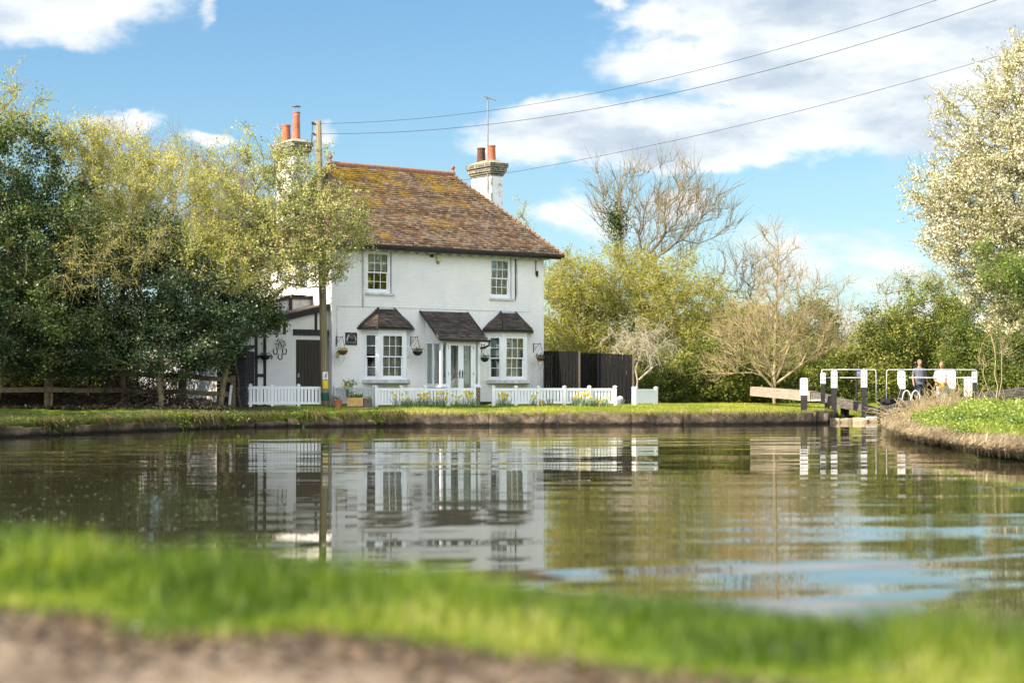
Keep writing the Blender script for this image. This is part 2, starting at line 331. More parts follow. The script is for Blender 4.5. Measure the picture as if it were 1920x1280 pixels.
# ------------------------------------------------------------------ object helpers
def meta(o, label=None, cat=None, group=None, kind=None):
    if label: o['label'] = label
    if cat: o['category'] = cat
    if group: o['group'] = group
    if kind: o['kind'] = kind
    return o
def link(name, me, m=None, parent=None, loc=None):
    o = bpy.data.objects.new(name, me); COL.objects.link(o)
    if m is not None:
        for q in (m if isinstance(m, (list, tuple)) else [m]): me.materials.append(MT[q] if isinstance(q, str) else q)
    if parent is not None: o.parent = parent
    if loc is not None: o.location = loc
    return o
def thing(name, label, cat, loc=(0, 0, 0), rz=0.0, group=None):
    o = bpy.data.objects.new(name, None); COL.objects.link(o); o.empty_display_size = .3
    o.location = loc; o.rotation_euler = (0, 0, rz); return meta(o, label, cat, group)
def raw(name, V, F, sizes=None, tone=None, smooth=False):
    """mesh from numpy arrays: V (n,3), F (m,k)"""
    me = bpy.data.meshes.new(name); V = np.asarray(V, dtype=np.float32); F = np.asarray(F, dtype=np.int32)
    me.vertices.add(len(V)); me.vertices.foreach_set('co', V.ravel())
    k = F.shape[1]; me.loops.add(F.size); me.loops.foreach_set('vertex_index', F.ravel())
    me.polygons.add(len(F)); me.polygons.foreach_set('loop_start', np.arange(0, F.size, k, dtype=np.int32))
    if tone is not None:
        a = me.attributes.new('tone', 'FLOAT', 'FACE'); a.data.foreach_set('value', np.asarray(tone, dtype=np.float32))
    if smooth: me.polygons.foreach_set('use_smooth', np.ones(len(F), dtype=bool))
    me.update(calc_edges=True); return me

class MB:
    def __init__(s): s.v = []; s.f = []
    def add(s, vs, fs):
        n = len(s.v); s.v += [tuple(q) for q in vs]; s.f += [tuple(i + n for i in f) for f in fs]; return s
    def box(s, x0, x1, y0, y1, z0, z1):
        return s.add([(x0, y0, z0), (x1, y0, z0), (x1, y1, z0), (x0, y1, z0), (x0, y0, z1), (x1, y0, z1), (x1, y1, z1), (x0, y1, z1)],
                     [(0, 3, 2, 1), (4, 5, 6, 7), (0, 1, 5, 4), (1, 2, 6, 5), (2, 3, 7, 6), (3, 0, 4, 7)])
    def beam(s, a, b, w, h, up=(0, 0, 1), w2=None, h2=None):
        a = Vector(a); b = Vector(b); d = (b - a).normalized(); up = Vector(up)
        if abs(d.dot(up)) > .98: up = Vector((0, 1, 0))
        sx = d.cross(up).normalized(); u = sx.cross(d).normalized(); w2 = w if w2 is None else w2; h2 = h if h2 is None else h2
        vs = []
        for p, ww, hh in ((a, w, h), (b, w2, h2)):
            for i, j in ((-1, -1), (1, -1), (1, 1), (-1, 1)): vs.append(p + sx * (ww / 2 * i) + u * (hh / 2 * j))
        return s.add(vs, [(0, 3, 2, 1), (4, 5, 6, 7), (0, 1, 5, 4), (1, 2, 6, 5), (2, 3, 7, 6), (3, 0, 4, 7)])
    def lathe(s, prof, cx=0, cy=0, n=14, cap=True, sx=1, sy=1):
        vs = []; fs = []
        for (r, z) in prof:
            for i in range(n):
                a = 2 * math.pi * i / n; vs.append((cx + r * sx * math.cos(a), cy + r * sy * math.sin(a), z))
        for j in range(len(prof) - 1):
            for i in range(n):
                k = (i + 1) % n; fs.append((j * n + i, j * n + k, (j + 1) * n + k, (j + 1) * n + i))
        if cap: fs.append(tuple(range(n - 1, -1, -1))); fs.append(tuple((len(prof) - 1) * n + i for i in range(n)))
        return s.add(vs, fs)
    def tube(s, pts, r, n=8, cap=True):
        pts = [Vector(p) for p in pts]; rs = r if isinstance(r, (list, tuple)) else [r] * len(pts)
        d0 = (pts[1] - pts[0]).normalized(); nx = d0.orthogonal().normalized(); vs = []; fs = []
        for i, p in enumerate(pts):
            a = pts[max(i - 1, 0)]; b = pts[min(i + 1, len(pts) - 1)]; d = (b - a).normalized()
            nx = (nx - d * nx.dot(d)).normalized(); ny = d.cross(nx)
            for k in range(n):
                q = 2 * math.pi * k / n; vs.append(p + (nx * math.cos(q) + ny * math.sin(q)) * rs[i])
        for j in range(len(pts) - 1):
            for i in range(n):
                k = (i + 1) % n; fs.append((j * n + i, j * n + k, (j + 1) * n + k, (j + 1) * n + i))
        if cap: fs.append(tuple(range(n - 1, -1, -1))); fs.append(tuple((len(pts) - 1) * n + i for i in range(n)))
        return s.add(vs, fs)
    def prism(s, poly, z0, z1):
        n = len(poly); vs = [(x, y, z0) for x, y in poly] + [(x, y, z1) for x, y in poly]
        fs = [tuple(range(n - 1, -1, -1)), tuple(range(n, 2 * n))] + [(i, (i + 1) % n, n + (i + 1) % n, n + i) for i in range(n)]
        return s.add(vs, fs)
    def ball(s, c, r, n=10, m=6, sc=(1, 1, 1)):
        prof = [(max(.001, math.sin(math.pi * j / m)) * r, -math.cos(math.pi * j / m) * r) for j in range(m + 1)]
        q = MB().lathe(prof, 0, 0, n); return s.add([(c[0] + x * sc[0], c[1] + y * sc[1], c[2] + z * sc[2]) for x, y, z in q.v], q.f)
    def make(s, name, m, parent=None, loc=None, smooth=False):
        me = bpy.data.meshes.new(name); me.from_pydata(s.v, [], s.f); me.update()
        if smooth: me.polygons.foreach_set('use_smooth', [True] * len(me.polygons))
        return link(name, me, m, parent, loc)

def at(px, py, Y): return Vector(((px - 960) / FP * Y, Y, CH + (HZ - py) / FP * Y))
def zt(py, Y): return CH + (HZ - py) / FP * Y
def xt(px, Y): return (px - 960) / FP * Y

# ------------------------------------------------------------------ terrain
far_edge = [(-260, 12), (-60, 26), (-24, 33), (-11.2, 36.4), (-9.7, 41), (-8.2, 44.8), (-6.2, 47.2), (-3.05, 48.9), (.92, 49.1), (6.9, 50.3), (9.0, 51.2), (10.25, 53.8), (10.2, 56.2)]
right_edge = [(14.3, 56.6), (14.0, 53.2), (12.3, 50.2), (10.7, 47), (10.0, 44), (9.3, 40.5), (8.25, 34.5), (7.65, 27), (7.9, 22), (9.5, 16), (15, 11), (40, 8), (260, -20)]
near_edge = [(260, -30), (40, 0.5), (6, 3.6), (3, 3.9), (1.25, 4.1), (.98, 4.35), (.82, 4.7), (.5, 5.0), (-.1, 5.2), (-.95, 5.45), (-1.9, 6.5), (-4, 7.4), (-30, 10), (-260, 2)]
canal = np.array(far_edge + right_edge + near_edge)
def seg_dist(px, py, poly, closed=True):
    d = np.full(px.shape, 1e9); n = len(poly)
    for i in range(n if closed else n - 1):
        a = poly[i]; b = poly[(i + 1) % n]; ab = b - a; L = (ab ** 2).sum() + 1e-12
        tt = np.clip(((px - a[0]) * ab[0] + (py - a[1]) * ab[1]) / L, 0, 1)
        d = np.minimum(d, np.hypot(px - a[0] - tt * ab[0], py - a[1] - tt * ab[1]))
    return d
def inside(px, py, poly):
    r = np.zeros(px.shape, bool); n = len(poly)
    for i in range(n):
        x1, y1 = poly[i]; x2, y2 = poly[(i + 1) % n]
        c = ((y1 > py) != (y2 > py)) & (px < (x2 - x1) * (py - y1) / (y2 - y1 + 1e-12) + x1)
        r ^= c
    return r
def sst(x): x = np.clip(x, 0, 1); return x * x * (3 - 2 * x)
REDGE = np.array(right_edge); NEDGE = np.array(near_edge); FEDGE = np.array(far_edge)
def ground_z(X, Y):
    X = np.asarray(X, float); Y = np.asarray(Y, float)
    d = seg_dist(X, Y, canal); ins = inside(X, Y, canal)
    dr = seg_dist(X, Y, REDGE, False); dn = seg_dist(X, Y, NEDGE, False); df = seg_dist(X, Y, FEDGE, False)
    soft = (dr < df) | (dn < df)
    sd = np.where(ins, -d, d)
    land_far = .38 + .11 * sst(sd / 4.5) + .25 * sst((sd - 14) / 60)
    mound = .05 * sst((X - 7) / 6) * sst((52 - Y) / 12) + .10
    land_r = .12 + (.26 + mound) * sst(sd / 1.3)
    land_n = .45 + 0 * X
    land = np.where(dn < np.minimum(df, dr), land_n, np.where(dr < df, land_r, land_far))
    e0 = np.where(soft, -.25, .12); e1 = np.where(soft, .12, .42)
    e0 = np.where(dn < np.minimum(df, dr), -.05, e0); e1 = np.where(dn < np.minimum(df, dr), .25, e1)
    k = sst((sd - e0) / (e1 - e0))
    return -.8 + (land + .8) * k
def gz(x, y): return float(ground_z(np.array([x]), np.array([y]))[0])
def axis(lo, a, b, hi, st):
    mid = list(np.arange(a, b, st)); L = []; x = a; s = st
    while x > lo: s *= 1.25; x -= s; L.append(x)
    H = []; x = mid[-1]; s = st
    while x < hi: s *= 1.25; x += s; H.append(x)
    return np.array(L[::-1] + mid + H)
def make_ground():
    xs = axis(-900, -15, 19, 900, .22); ys = axis(-60, 2.6, 62, 1400, .22)
    X, Y = np.meshgrid(xs, ys); Z = ground_z(X, Y)
    rng = np.random.default_rng(3)
    Z = Z + np.where((Y > 20) & (Z > .2), .03 * np.sin(X * 1.3 + 2 * np.sin(Y * .7)) + .02 * rng.standard_normal(Z.shape) * (abs(X) < 30), 0)
    V = np.stack([X, Y, Z], -1).reshape(-1, 3); nx = len(xs); ny = len(ys)
    i = np.arange(nx * ny).reshape(ny, nx)
    F = np.stack([i[:-1, :-1], i[:-1, 1:], i[1:, 1:], i[1:, :-1]], -1).reshape(-1, 4)
    meta(link('ground', raw('ground', V, F, smooth=True), 'lawn_ground'), kind='structure')
    V = [(-900, -40, 0), (900, -40, 0), (900, 120, 0), (-900, 120, 0)]
    meta(link('canal_water', raw('canal_water', V, [(0, 1, 2, 3)]), 'canal_water'), kind='structure')
    edge = [(-3, 5.15), (-1.55, 4.98), (-1.35, 5.02), (-1.12, 4.85), (-1.0, 4.55), (-.75, 4.5), (-.5, 4.58), (-.3, 4.44), (-.12, 4.28), (.1, 4.10), (.4, 3.86), (.8, 3.6), (1.2, 3.5), (1.5, 3.3), (3, 3.0), (8, 2.4)]
    mb = MB(); pts = [(-6, 6.2)] + edge
    for a, b in zip(pts[:-1], pts[1:]):
        mb.add([(a[0], a[1] - 3.6, .454), (b[0], b[1] - 3.6, .454), (b[0], b[1], .454), (a[0], a[1], .454)], [(0, 1, 2, 3)])
    meta(mb.make('towpath', 'path_gravel'), kind='structure')
make_ground()

# ------------------------------------------------------------------ foliage generators
def quads(Cn, U, W, tone, name='leaves'):
    """rhombus leaves: centres, half-length vectors, half-width vectors"""
    n = len(Cn); V = np.empty((n, 4, 3)); V[:, 0] = Cn - U; V[:, 1] = Cn + W; V[:, 2] = Cn + U; V[:, 3] = Cn - W
    return raw(name, V.reshape(-1, 3), np.arange(4 * n).reshape(-1, 4), tone=tone)
def rand_leaves(P, size, rng, tone, aspect=.5, flat=.35, name='leaves'):
    n = len(P); N = rng.standard_normal((n, 3)); N[:, 2] += flat * 2; N /= np.linalg.norm(N, axis=1)[:, None]
    A = rng.standard_normal((n, 3)); U = np.cross(N, A); U /= np.linalg.norm(U, axis=1)[:, None] + 1e-9
    W = np.cross(N, U); s = size * rng.uniform(.6, 1.3, n)[:, None]
    return quads(P, U * s * .5, W * s * .5 * aspect, tone, name)
def tubes(P0, P1, R0, R1, k=4, name='branches'):
    D = P1 - P0; L = np.linalg.norm(D, axis=1)[:, None] + 1e-9; D = D / L
    up = np.where(np.abs(D[:, 2:3]) > .9, np.array([[1., 0, 0]]), np.array([[0, 0, 1.]]))
    A = np.cross(D, up); A /= np.linalg.norm(A, axis=1)[:, None]; B = np.cross(D, A)
    n = len(P0); V = np.empty((n, 2 * k, 3))
    for i in range(k):
        a = 2 * math.pi * i / k; off = A * math.cos(a) + B * math.sin(a)
        V[:, i] = P0 + off * R0[:, None]; V[:, k + i] = P1 + off * R1[:, None]
    base = (np.arange(n) * 2 * k)[:, None]; F = []
    for i in range(k):
        j = (i + 1) % k; F.append(np.concatenate([base + i, base + j, base + k + j, base + k + i], 1))
    return raw(name, V.reshape(-1, 3), np.stack(F, 1).reshape(-1, 4), smooth=(k > 4))
def sample_ell(ells, n, rng, shell=.6):
    vol = np.array([e[3] * e[4] * e[5] for e in ells]) ** .75; cnt = rng.multinomial(n, vol / vol.sum()); out = []
    for e, c in zip(ells, cnt):
        d = rng.standard_normal((c, 3)); d /= np.linalg.norm(d, axis=1)[:, None]
        r = rng.uniform(shell ** 3, 1, c) ** (1 / 3)
        out.append(np.array(e[:3]) + d * r[:, None] * np.array(e[3:6]))
    return np.concatenate(out)
def skeleton(trunks, T, rng, alpha=.35, step=.35, wob=.12, seedn=None):
    """grow branches from the trunk polylines to every target point"""
    cap = 200000; P = np.empty((cap, 3)); par = np.full(cap, -1); pl = np.zeros(cap); n = 0
    for tr in trunks:
        last = -1
        for i in range(len(tr) - 1):
            a = np.array(tr[i], float); b = np.array(tr[i + 1], float); L = np.linalg.norm(b - a); k = max(1, int(L / step))
            for j in range(0 if i == 0 else 1, k + 1):
                P[n] = a + (b - a) * j / k + (rng.standard_normal(3) * wob * .25 if 0 < j else 0)
                par[n] = last; pl[n] = 0 if last < 0 else pl[last] + np.linalg.norm(P[n] - P[last]); last = n; n += 1
    cen = P[:n].mean(0); order = np.argsort(np.linalg.norm(T - cen, axis=1)); tips = []
    for ti in order:
        tg = T[ti]; d = np.linalg.norm(P[:n] - tg, axis=1)
        up = np.maximum(0, P[:n, 2] - tg[2]) * .6
        i = int(np.argmin(d + alpha * pl[:n] + up)); a = P[i].copy(); L = d[i]
        if L < .05: tips.append(i); continue
        k = max(1, int(L / step)); dirp = a - P[par[i]] if par[i] >= 0 else tg - a
        dirp = dirp / (np.linalg.norm(dirp) + 1e-9); c1 = a + dirp * L * .35
        last = i
        for j in range(1, k + 1):
            s = j / k; q = (1 - s) ** 2 * a + 2 * s * (1 - s) * c1 + s * s * tg
            if j < k: q = q + rng.standard_normal(3) * wob * min(1, L) * .35
            P[n] = q; par[n] = last; pl[n] = pl[last] + np.linalg.norm(q - P[last]); last = n; n += 1
            if n >= cap - 50: break
        tips.append(last)
    return P[:n].copy(), par[:n].copy(), np.array(tips)
def radii(P, par, rt, ex):
    n = len(P); cnt = np.zeros(n); child = np.zeros(n, int)
    for i in range(n):
        if par[i] >= 0: child[par[i]] += 1
    cnt[child == 0] = 1
    for i in range(n - 1, -1, -1):
        if par[i] >= 0: cnt[par[i]] += cnt[i]
    return rt * np.maximum(cnt, 1) ** ex
def tree(name, label, cat, base, trunks, ells, nt, leaf, nleaf, lsize, seed, bark='bark_ash', group=None, shell=.55, alpha=.35,
         sigma=.25, twigs=4, tlen=.45, rt=.008, ex=.46, step=.35, wob=.12, aspect=.5, tbias=(0, 0, .2), sides=4, flat=.35, tonelo=0., tonehi=1.,
         clump=.5, extra=None, mesh_only=False, maxr=.5, droop=0.0, along=.0):
    rng = np.random.default_rng(seed); base = Vector(base)
    T = sample_ell(ells, nt, rng, shell)
    T[:, 2] = np.maximum(T[:, 2], gz(base.x, base.y) + .15)
    P, par, tips = skeleton(trunks, T, rng, alpha, step, wob)
    Rr = np.minimum(radii(P, par, rt, ex), maxr); e = np.where(par >= 0)[0]
    ins = par[e]; r0 = np.minimum(Rr[ins], Rr[e] * 1.25)
    # twigs round every tip
    cen = T.mean(0); src = np.repeat(tips, twigs); k = len(src)
    back = par[src]; back = np.where(back < 0, src, back); fr = rng.uniform(0, 1, k)[:, None]
    S = P[src] * (1 - fr) + P[back] * fr
    mv = P[src] - P[back]; mv /= np.linalg.norm(mv, axis=1)[:, None] + 1e-9
    d = mv * .9 + rng.standard_normal((k, 3)) * .55 + np.array(tbias); d /= np.linalg.norm(d, axis=1)[:, None]
    ln = tlen * rng.uniform(.4, 1.25, k)[:, None]; M = S + d * ln * .55 + rng.standard_normal((k, 3)) * .03
    E = M + (d + rng.standard_normal((k, 3)) * .25 + np.array([0, 0, -droop])) * ln * .5
    tw0 = np.concatenate([P[ins], S, M]); tw1 = np.concatenate([P[e], M, E])
    q0 = np.concatenate([r0, np.full(k, rt * .9), np.full(k, rt * .7)]); q1 = np.concatenate([Rr[e], np.full(k, rt * .7), np.full(k, rt * .45)])
    o0 = np.array(base)
    thick = q0 > .03
    root = thing(name, label, cat, base, 0, group)
    bm = tubes(tw0[~thick] - o0, tw1[~thick] - o0, q0[~thick], q1[~thick], 3 if rt < .012 else 4, 'branches')
    link('branch', bm, bark, root)
    if thick.any(): link('trunk', tubes(tw0[thick] - o0, tw1[thick] - o0, q0[thick], q1[thick], 8, 'trunk'), bark, root)
    if nleaf:
        ti = rng.integers(0, k, nleaf); f = rng.uniform(0, 1, nleaf)[:, None]
        L = np.where(f < .5, S[ti] + (M[ti] - S[ti]) * f * 2, M[ti] + (E[ti] - M[ti]) * (f - .5) * 2)
        L = L + rng.standard_normal((nleaf, 3)) * sigma * np.array([1, 1, .8])
        if along > 0:
            na = int(nleaf * along); ii = rng.choice(e, na); ff = rng.uniform(0, 1, na)[:, None]
            L[:na] = P[ii] * ff + P[par[ii]] * (1 - ff) + rng.standard_normal((na, 3)) * sigma * .6
        L[:, 2] = np.maximum(L[:, 2], .5)
        ct = rng.uniform(0, 1, len(tips)); tone = ct[(ti // twigs)] * clump + rng.uniform(0, 1, nleaf) * (1 - clump)
        tone = tonelo + np.clip(tone, 0, 1) * (tonehi - tonelo)
        link('crown', rand_leaves(L - o0, lsize, rng, tone, aspect, flat), leaf, root)
    return root
def E(px, py, rx, ry, Y, rY=None):
    """ellipsoid from a photo measurement at depth Y"""
    p = at(px, py, Y); s = Y / FP; return (p.x, p.y, p.z, rx * s, (rY if rY else rx * s), ry * s)
def blades(P, h, wd, rng, tone, lean=.35, bend=.3, name='grass'):
    """grass blades: root points, heights -> bent two-segment blades"""
    n = len(P); a = rng.uniform(0, 2 * math.pi, n); dirv = np.stack([np.cos(a), np.sin(a), np.zeros(n)], 1)
    b = rng.uniform(0, 2 * math.pi, n); side = np.stack([np.cos(b), np.sin(b), np.zeros(n)], 1) * (wd / 2)
    h = h[:, None]; ln = rng.uniform(0, lean, n)[:, None]
    m = P + np.array([0, 0, 1.]) * h * .55 + dirv * h * ln * .4; tp = P + np.array([0, 0, 1.]) * h * (1 - bend * ln) + dirv * h * ln * 1.3
    V = np.stack([P - side, P + side, m + side * .75, m - side * .75, tp + side * .12, tp - side * .12], 1)
    i = (np.arange(n) * 6)[:, None]; F = np.stack([np.concatenate([i, i + 1, i + 2, i + 3], 1), np.concatenate([i + 3, i + 2, i + 4, i + 5], 1)], 1).reshape(-1, 4)
    return raw(name, V.reshape(-1, 3), F, tone=np.repeat(tone, 2))
RYX = sorted([(y, x) for x, y in right_edge if 8 < y])
def right_x(Y): return np.interp(Y, [q[0] for q in RYX], [q[1] for q in RYX])

# ================================================================== THE COTTAGE
G0 = .47                                     # garden level
P0 = Vector((-5.70, 54.0, G0)); HA = math.atan2(.585, .811)
HU = Vector((.811, .585, 0)); HV = Vector((-.585, .811, 0))
def hw(u, v, z): p = P0 + HU * u + HV * v; return Vector((p.x, p.y, z))
class HB(MB):
    def make(s, name, m, parent=None, loc=None, smooth=False):
        s.v = [(x, y, z - G0) for x, y, z in s.v]; return MB.make(s, name, m, parent, loc, smooth)
W_, D_ = 8.38, 6.2; EZ = 5.72
cot = thing('cottage', 'white painted two storey brick cottage with mossy tiled hip roof beside the canal', 'cottage', P0, HA)
def wall_grid(x0, x1, z0, z1, holes, fx, t, name, parent, m='painted_brick', cls=HB):
    """wall in the plane given by fx(a, depth, z); holes = (xa, xb, za, zb); t = thickness"""
    xs = sorted({x0, x1, *[h[0] for h in holes], *[h[1] for h in holes]}); zs = sorted({z0, z1, *[h[2] for h in holes], *[h[3] for h in holes]})
    solid = {}; mb = cls()
    for i in range(len(xs) - 1):
        for j in range(len(zs) - 1):
            cx = (xs[i] + xs[i + 1]) / 2; cz = (zs[j] + zs[j + 1]) / 2
            solid[i, j] = not any(h[0] < cx < h[1] and h[2] < cz < h[3] for h in holes)
    for (i, j), s in solid.items():
        if not s: continue
        a, b, c, d = xs[i], xs[i + 1], zs[j], zs[j + 1]
        mb.add([fx(a, 0, c), fx(b, 0, c), fx(b, 0, d), fx(a, 0, d)], [(0, 1, 2, 3)]); mb.add([fx(a, t, c), fx(b, t, c), fx(b, t, d), fx(a, t, d)], [(3, 2, 1, 0)])
        for (di, dj, p, q) in ((-1, 0, (a, c), (a, d)), (1, 0, (b, c), (b, d)), (0, -1, (a, c), (b, c)), (0, 1, (a, d), (b, d))):
            if not solid.get((i + di, j + dj), False):
                mb.add([fx(p[0], 0, p[1]), fx(q[0], 0, q[1]), fx(q[0], t, q[1]), fx(p[0], t, p[1])], [(0, 1, 2, 3)])
    return mb.make(name, m, parent)
UPW = [(1.29, 2.23, 4.14, 5.48), (6.14, 7.03, 4.12, 5.47)]
BAYS = [(1.13, 1.50, 2.53, 2.88), (5.98, 6.36, 7.37, 7.72)]
PU0, PU1, PV = 3.5, 5.05, -.95
front_holes = UPW + [(b[0] + .12, b[3] - .12, 1.36, 2.8) for b in BAYS] + [(3.95, 4.75, G0 + .12, 2.5)]
wall_grid(0, W_, G0 - .3, EZ, front_holes, lambda a, d, z: (a, d, z), .28, 'wall', cot)
wall_grid(0.28, D_, G0 - .3, EZ, [(1.6, 2.4, 4.2, 5.3)], lambda a, d, z: (d, a, z), .28, 'wall', cot)
wall_grid(0.28, D_, G0 - .3, EZ, [], lambda a, d, z: (W_ - d, a, z), .28, 'wall', cot)
wall_grid(.28, W_ - .28, G0 - .3, EZ, [], lambda a, d, z: (a, D_ - d, z), .28, 'wall', cot)
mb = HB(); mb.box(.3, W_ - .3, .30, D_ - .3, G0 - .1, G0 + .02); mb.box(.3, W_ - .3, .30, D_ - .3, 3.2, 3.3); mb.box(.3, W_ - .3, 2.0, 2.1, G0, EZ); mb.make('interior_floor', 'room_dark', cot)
# slight ledge between the storeys, dark plinth
mb = HB(); mb.box(.16, 7.75, -.012, .02, 3.665, 3.69); mb.make('ledge', 'weathered_white', cot)
mb = HB(); mb.box(5.07, W_ + .012, -.014, .012, G0 - .1, G0 + .15); mb.make('plinth', 'tar_black', cot); mb = HB(); mb.box(-.012, 3.48, -.014, .012, G0 - .1, G0 + .15); mb.make('plinth', 'tar_black', cot)

def sash(name, label, fr, wd, ht, cols, rows, parent, blind=False, frame=.055):
    """sash window; fr(x, d, z) maps local (0..wd, depth outwards, 0..ht)"""
    root = HB(); h2 = ht / 2
    def bx(mb, a, b, d0, d1, c, d):
        vs = [fr(x, dd, z) for dd in (d0, d1) for (x, z) in ((a, c), (b, c), (b, d), (a, d))]
        mb.add(vs, [(0, 1, 2, 3), (7, 6, 5, 4), (0, 4, 5, 1), (1, 5, 6, 2), (2, 6, 7, 3), (3, 7, 4, 0)])
    f = frame
    bx(root, 0, f, 0, .09, 0, ht); bx(root, wd - f, wd, 0, .09, 0, ht); bx(root, f, wd - f, 0, .09, ht - f, ht); bx(root, f, wd - f, 0, .09, 0, f * 1.1)
    fo = root.make(name, 'white_paint', parent)
    if label: fo['label'] = label
    for k, (za, zb, dd) in enumerate(((h2 - .02, ht - f, .055), (f * 1.1, h2 + .02, .02))):
        s = HB(); q = .035 if k == 0 else .048; xa = f; xb = wd - f
        bx(s, xa, xa + q, dd, dd + .03, za, zb); bx(s, xb - q, xb, dd, dd + .03, za, zb)
        bx(s, xa + q, xb - q, dd, dd + .03, za, za + q * (1.5 if k else 1)); bx(s, xa + q, xb - q, dd, dd + .03, zb - q, zb)
        for i in range(1, cols):
            x = xa + q + (xb - xa - 2 * q) * i / cols; bx(s, x - .009, x + .009, dd + .004, dd + .026, za + q, zb - q)
        for i in range(1, rows):
            z = za + q + (zb - za - 2 * q) * i / rows; bx(s, xa + q, xb - q, dd + .006, dd + .024, z - .009, z + .009)
        s.make('sash', 'white_paint', fo)
        p = HB(); vs = [fr(x, dd + .014, z) for (x, z) in ((xa + .01, za + .01), (xb - .01, za + .01), (xb - .01, zb - .01), (xa + .01, zb - .01))]
        p.add(vs, [(0, 1, 2, 3)]); p.make('pane', 'window_glass', fo)
    return fo
def curtain(fr, wd, z0, z1, parent, m='curtain', waves=9, dep=.16):
    mb = HB(); n = 40
    for i in range(n):
        for j in (i, i + 1): pass
    vs = []; 
    for i in range(n + 1):
        x = wd * i / n; d = -dep + .03 * math.sin(waves * 2 * math.pi * i / n) + .01 * math.sin(23 * i / n)
        vs += [fr(x, d, z0), fr(x, d, z1)]
    mb.add(vs, [(2 * i, 2 * i + 2, 2 * i + 3, 2 * i + 1) for i in range(n)]); mb.make('curtain', m, parent, smooth=True)
for (a, b, c, d), lab, cz in zip(UPW, ('upper window above the left bay', 'upper window above the right bay'), (.5, .0)):
    fr = lambda x, dd, z, a=a, c=c: (a + x, .16 - dd, c + z)
    fo = sash('window', lab, fr, b - a - .03, d - c, 3, 2, cot)
    curtain(fr, b - a, .05 if cz == 0 else (d - c) * .55, d - c, fo, 'curtain' if cz == 0 else 'blind', 8 if cz == 0 else 1)
    mb = HB(); mb.box(a - .06, b + .07, -.07, .15, c - .07, c - .002); mb.make('sill', 'weathered_white', fo)
fr = lambda x, dd, z: (.16 - dd, 2.4 - x, 4.2 + z)
sash('window', None, fr, .8, 1.1, 3, 2, cot)

def tile_plane(P, U, N, S, L, left, right, gauge, tw, rng, lift=.022):
    """tiles on a sloping plane. P origin at the eave, U along, S up the slope, N normal; left/right(s) give the clip range"""
    V = []; F = []; T = []; rows = int(L / gauge)
    for r in range(rows):
        s0 = r * gauge; s1 = min(L, s0 + gauge * 1.12); a = left(s0 + gauge / 2); b = right(s0 + gauge / 2)
        if b - a < .03: continue
        k0 = math.floor(a / tw); off = (r % 2) * tw / 2; x = k0 * tw - off; sagr = .012 * math.sin(r * .7)
        while x < b:
            xa, xb = max(x, a), min(x + tw - .006, b)
            if xb - xa > .02:
                l = lift * rng.uniform(.7, 1.5); j = rng.normal(0, .006); wv = .012 * math.sin(x * 1.7 + 1) + .008 * math.sin(s0 * 2.3)
                k = rng.normal(0, .004)
                c = []
                for (xx, ss, nn) in ((xa, s0 + j, l + k), (xb, s0 + j, l - k), (xb, s1, .004), (xa, s1, .004)):
                    c.append(P + U * xx + S * ss + N * (nn + wv + sagr))
                lo = [c[0] - N * .016, c[1] - N * .016]; i = len(V); V += c + lo
                F += [(i, i + 1, i + 2, i + 3), (i + 4, i + 5, i + 1, i), (i, i + 3, i + 3, i + 4)]
                tt = rng.random(); T += [tt] * 3
            x += tw
    return V, F, T
def tiles_obj(name, planes, m, parent, seed=1, gauge=.115, tw=.17):
    rng = np.random.default_rng(seed); AV = []; AF = []; AT = []
    for (P, U, S, L, lf, rf) in planes:
        P, U, S = Vector(P), Vector(U).normalized(), Vector(S).normalized(); N = U.cross(S).normalized()
        if N.z < 0: N = -N
        V, F, T = tile_plane(P, U, N, S, L, lf, rf, gauge, tw, rng); o = len(AV)
        AV += [(q.x, q.y, q.z - G0) for q in V]; AF += [tuple(i + o for i in f) for f in F]; AT += T
    F3 = [(f[0], f[1], f[2], f[3]) if len(set(f)) == 4 else None for f in AF]; keep = [i for i, f in enumerate(F3) if f]
    return link(name, raw(name, AV, [F3[i] for i in keep], tone=[AT[i] for i in keep]), m, parent)
# main hip roof
OV = .47; RZ = 8.62; EE = 5.66; mid = D_ / 2; RA, RB = 1.73, 6.66
def slopes():
    e0, e1, f0, f1 = -OV, W_ + OV, -OV, D_ + OV; out = []
    for (A, B, RL, RR) in (((e0, f0), (e1, f0), (RA, mid), (RB, mid)), ((e1, f1), (e0, f1), (RB, mid), (RA, mid)), ((e1, f0), (e1, f1), (RB, mid), (RB, mid)), ((e0, f1), (e0, f0), (RA, mid), (RA, mid))):
        A3 = Vector((*A, EE)); B3 = Vector((*B, EE)); U = (B3 - A3).normalized(); l3 = Vector((*RL, RZ)); r3 = Vector((*RR, RZ))
        tl = (l3 - A3).dot(U); foot = A3 + U * tl; S = (l3 - foot); L = S.length; S.normalize(); tr = (r3 - A3).dot(U); Wd = (B3 - A3).length
        out.append((A3, U, S, L, (lambda s, tl=tl, L=L: tl * s / L), (lambda s, tr=tr, L=L, Wd=Wd: Wd + (tr - Wd) * s / L)))
    return out
sp = slopes()
roof = tiles_obj('roof', sp, 'roof_tile', cot, 5)
mb = HB(); e0, e1, f0, f1 = -OV, W_ + OV, -OV, D_ + OV
mb.add([(e0, f0, EE - .03), (e1, f0, EE - .03), (e1, f1, EE - .03), (e0, f1, EE - .03), (RA, mid, RZ - .03), (RB, mid, RZ - .03)], [(0, 1, 5, 4), (1, 2, 5), (2, 3, 4, 5), (3, 0, 4), (0, 3, 2, 1)])
mb.make('roof_deck', 'gutter', roof)
mb = HB(); mb.tube([(RA - .05, mid, RZ + .02), (RB + .05, mid, RZ + .02)], .085, 10)
for k in range(12):
    u = RA + (RB - RA) * k / 11; mb.tube([(u - .015, mid, RZ + .02), (u + .015, mid, RZ + .02)], .098, 10)
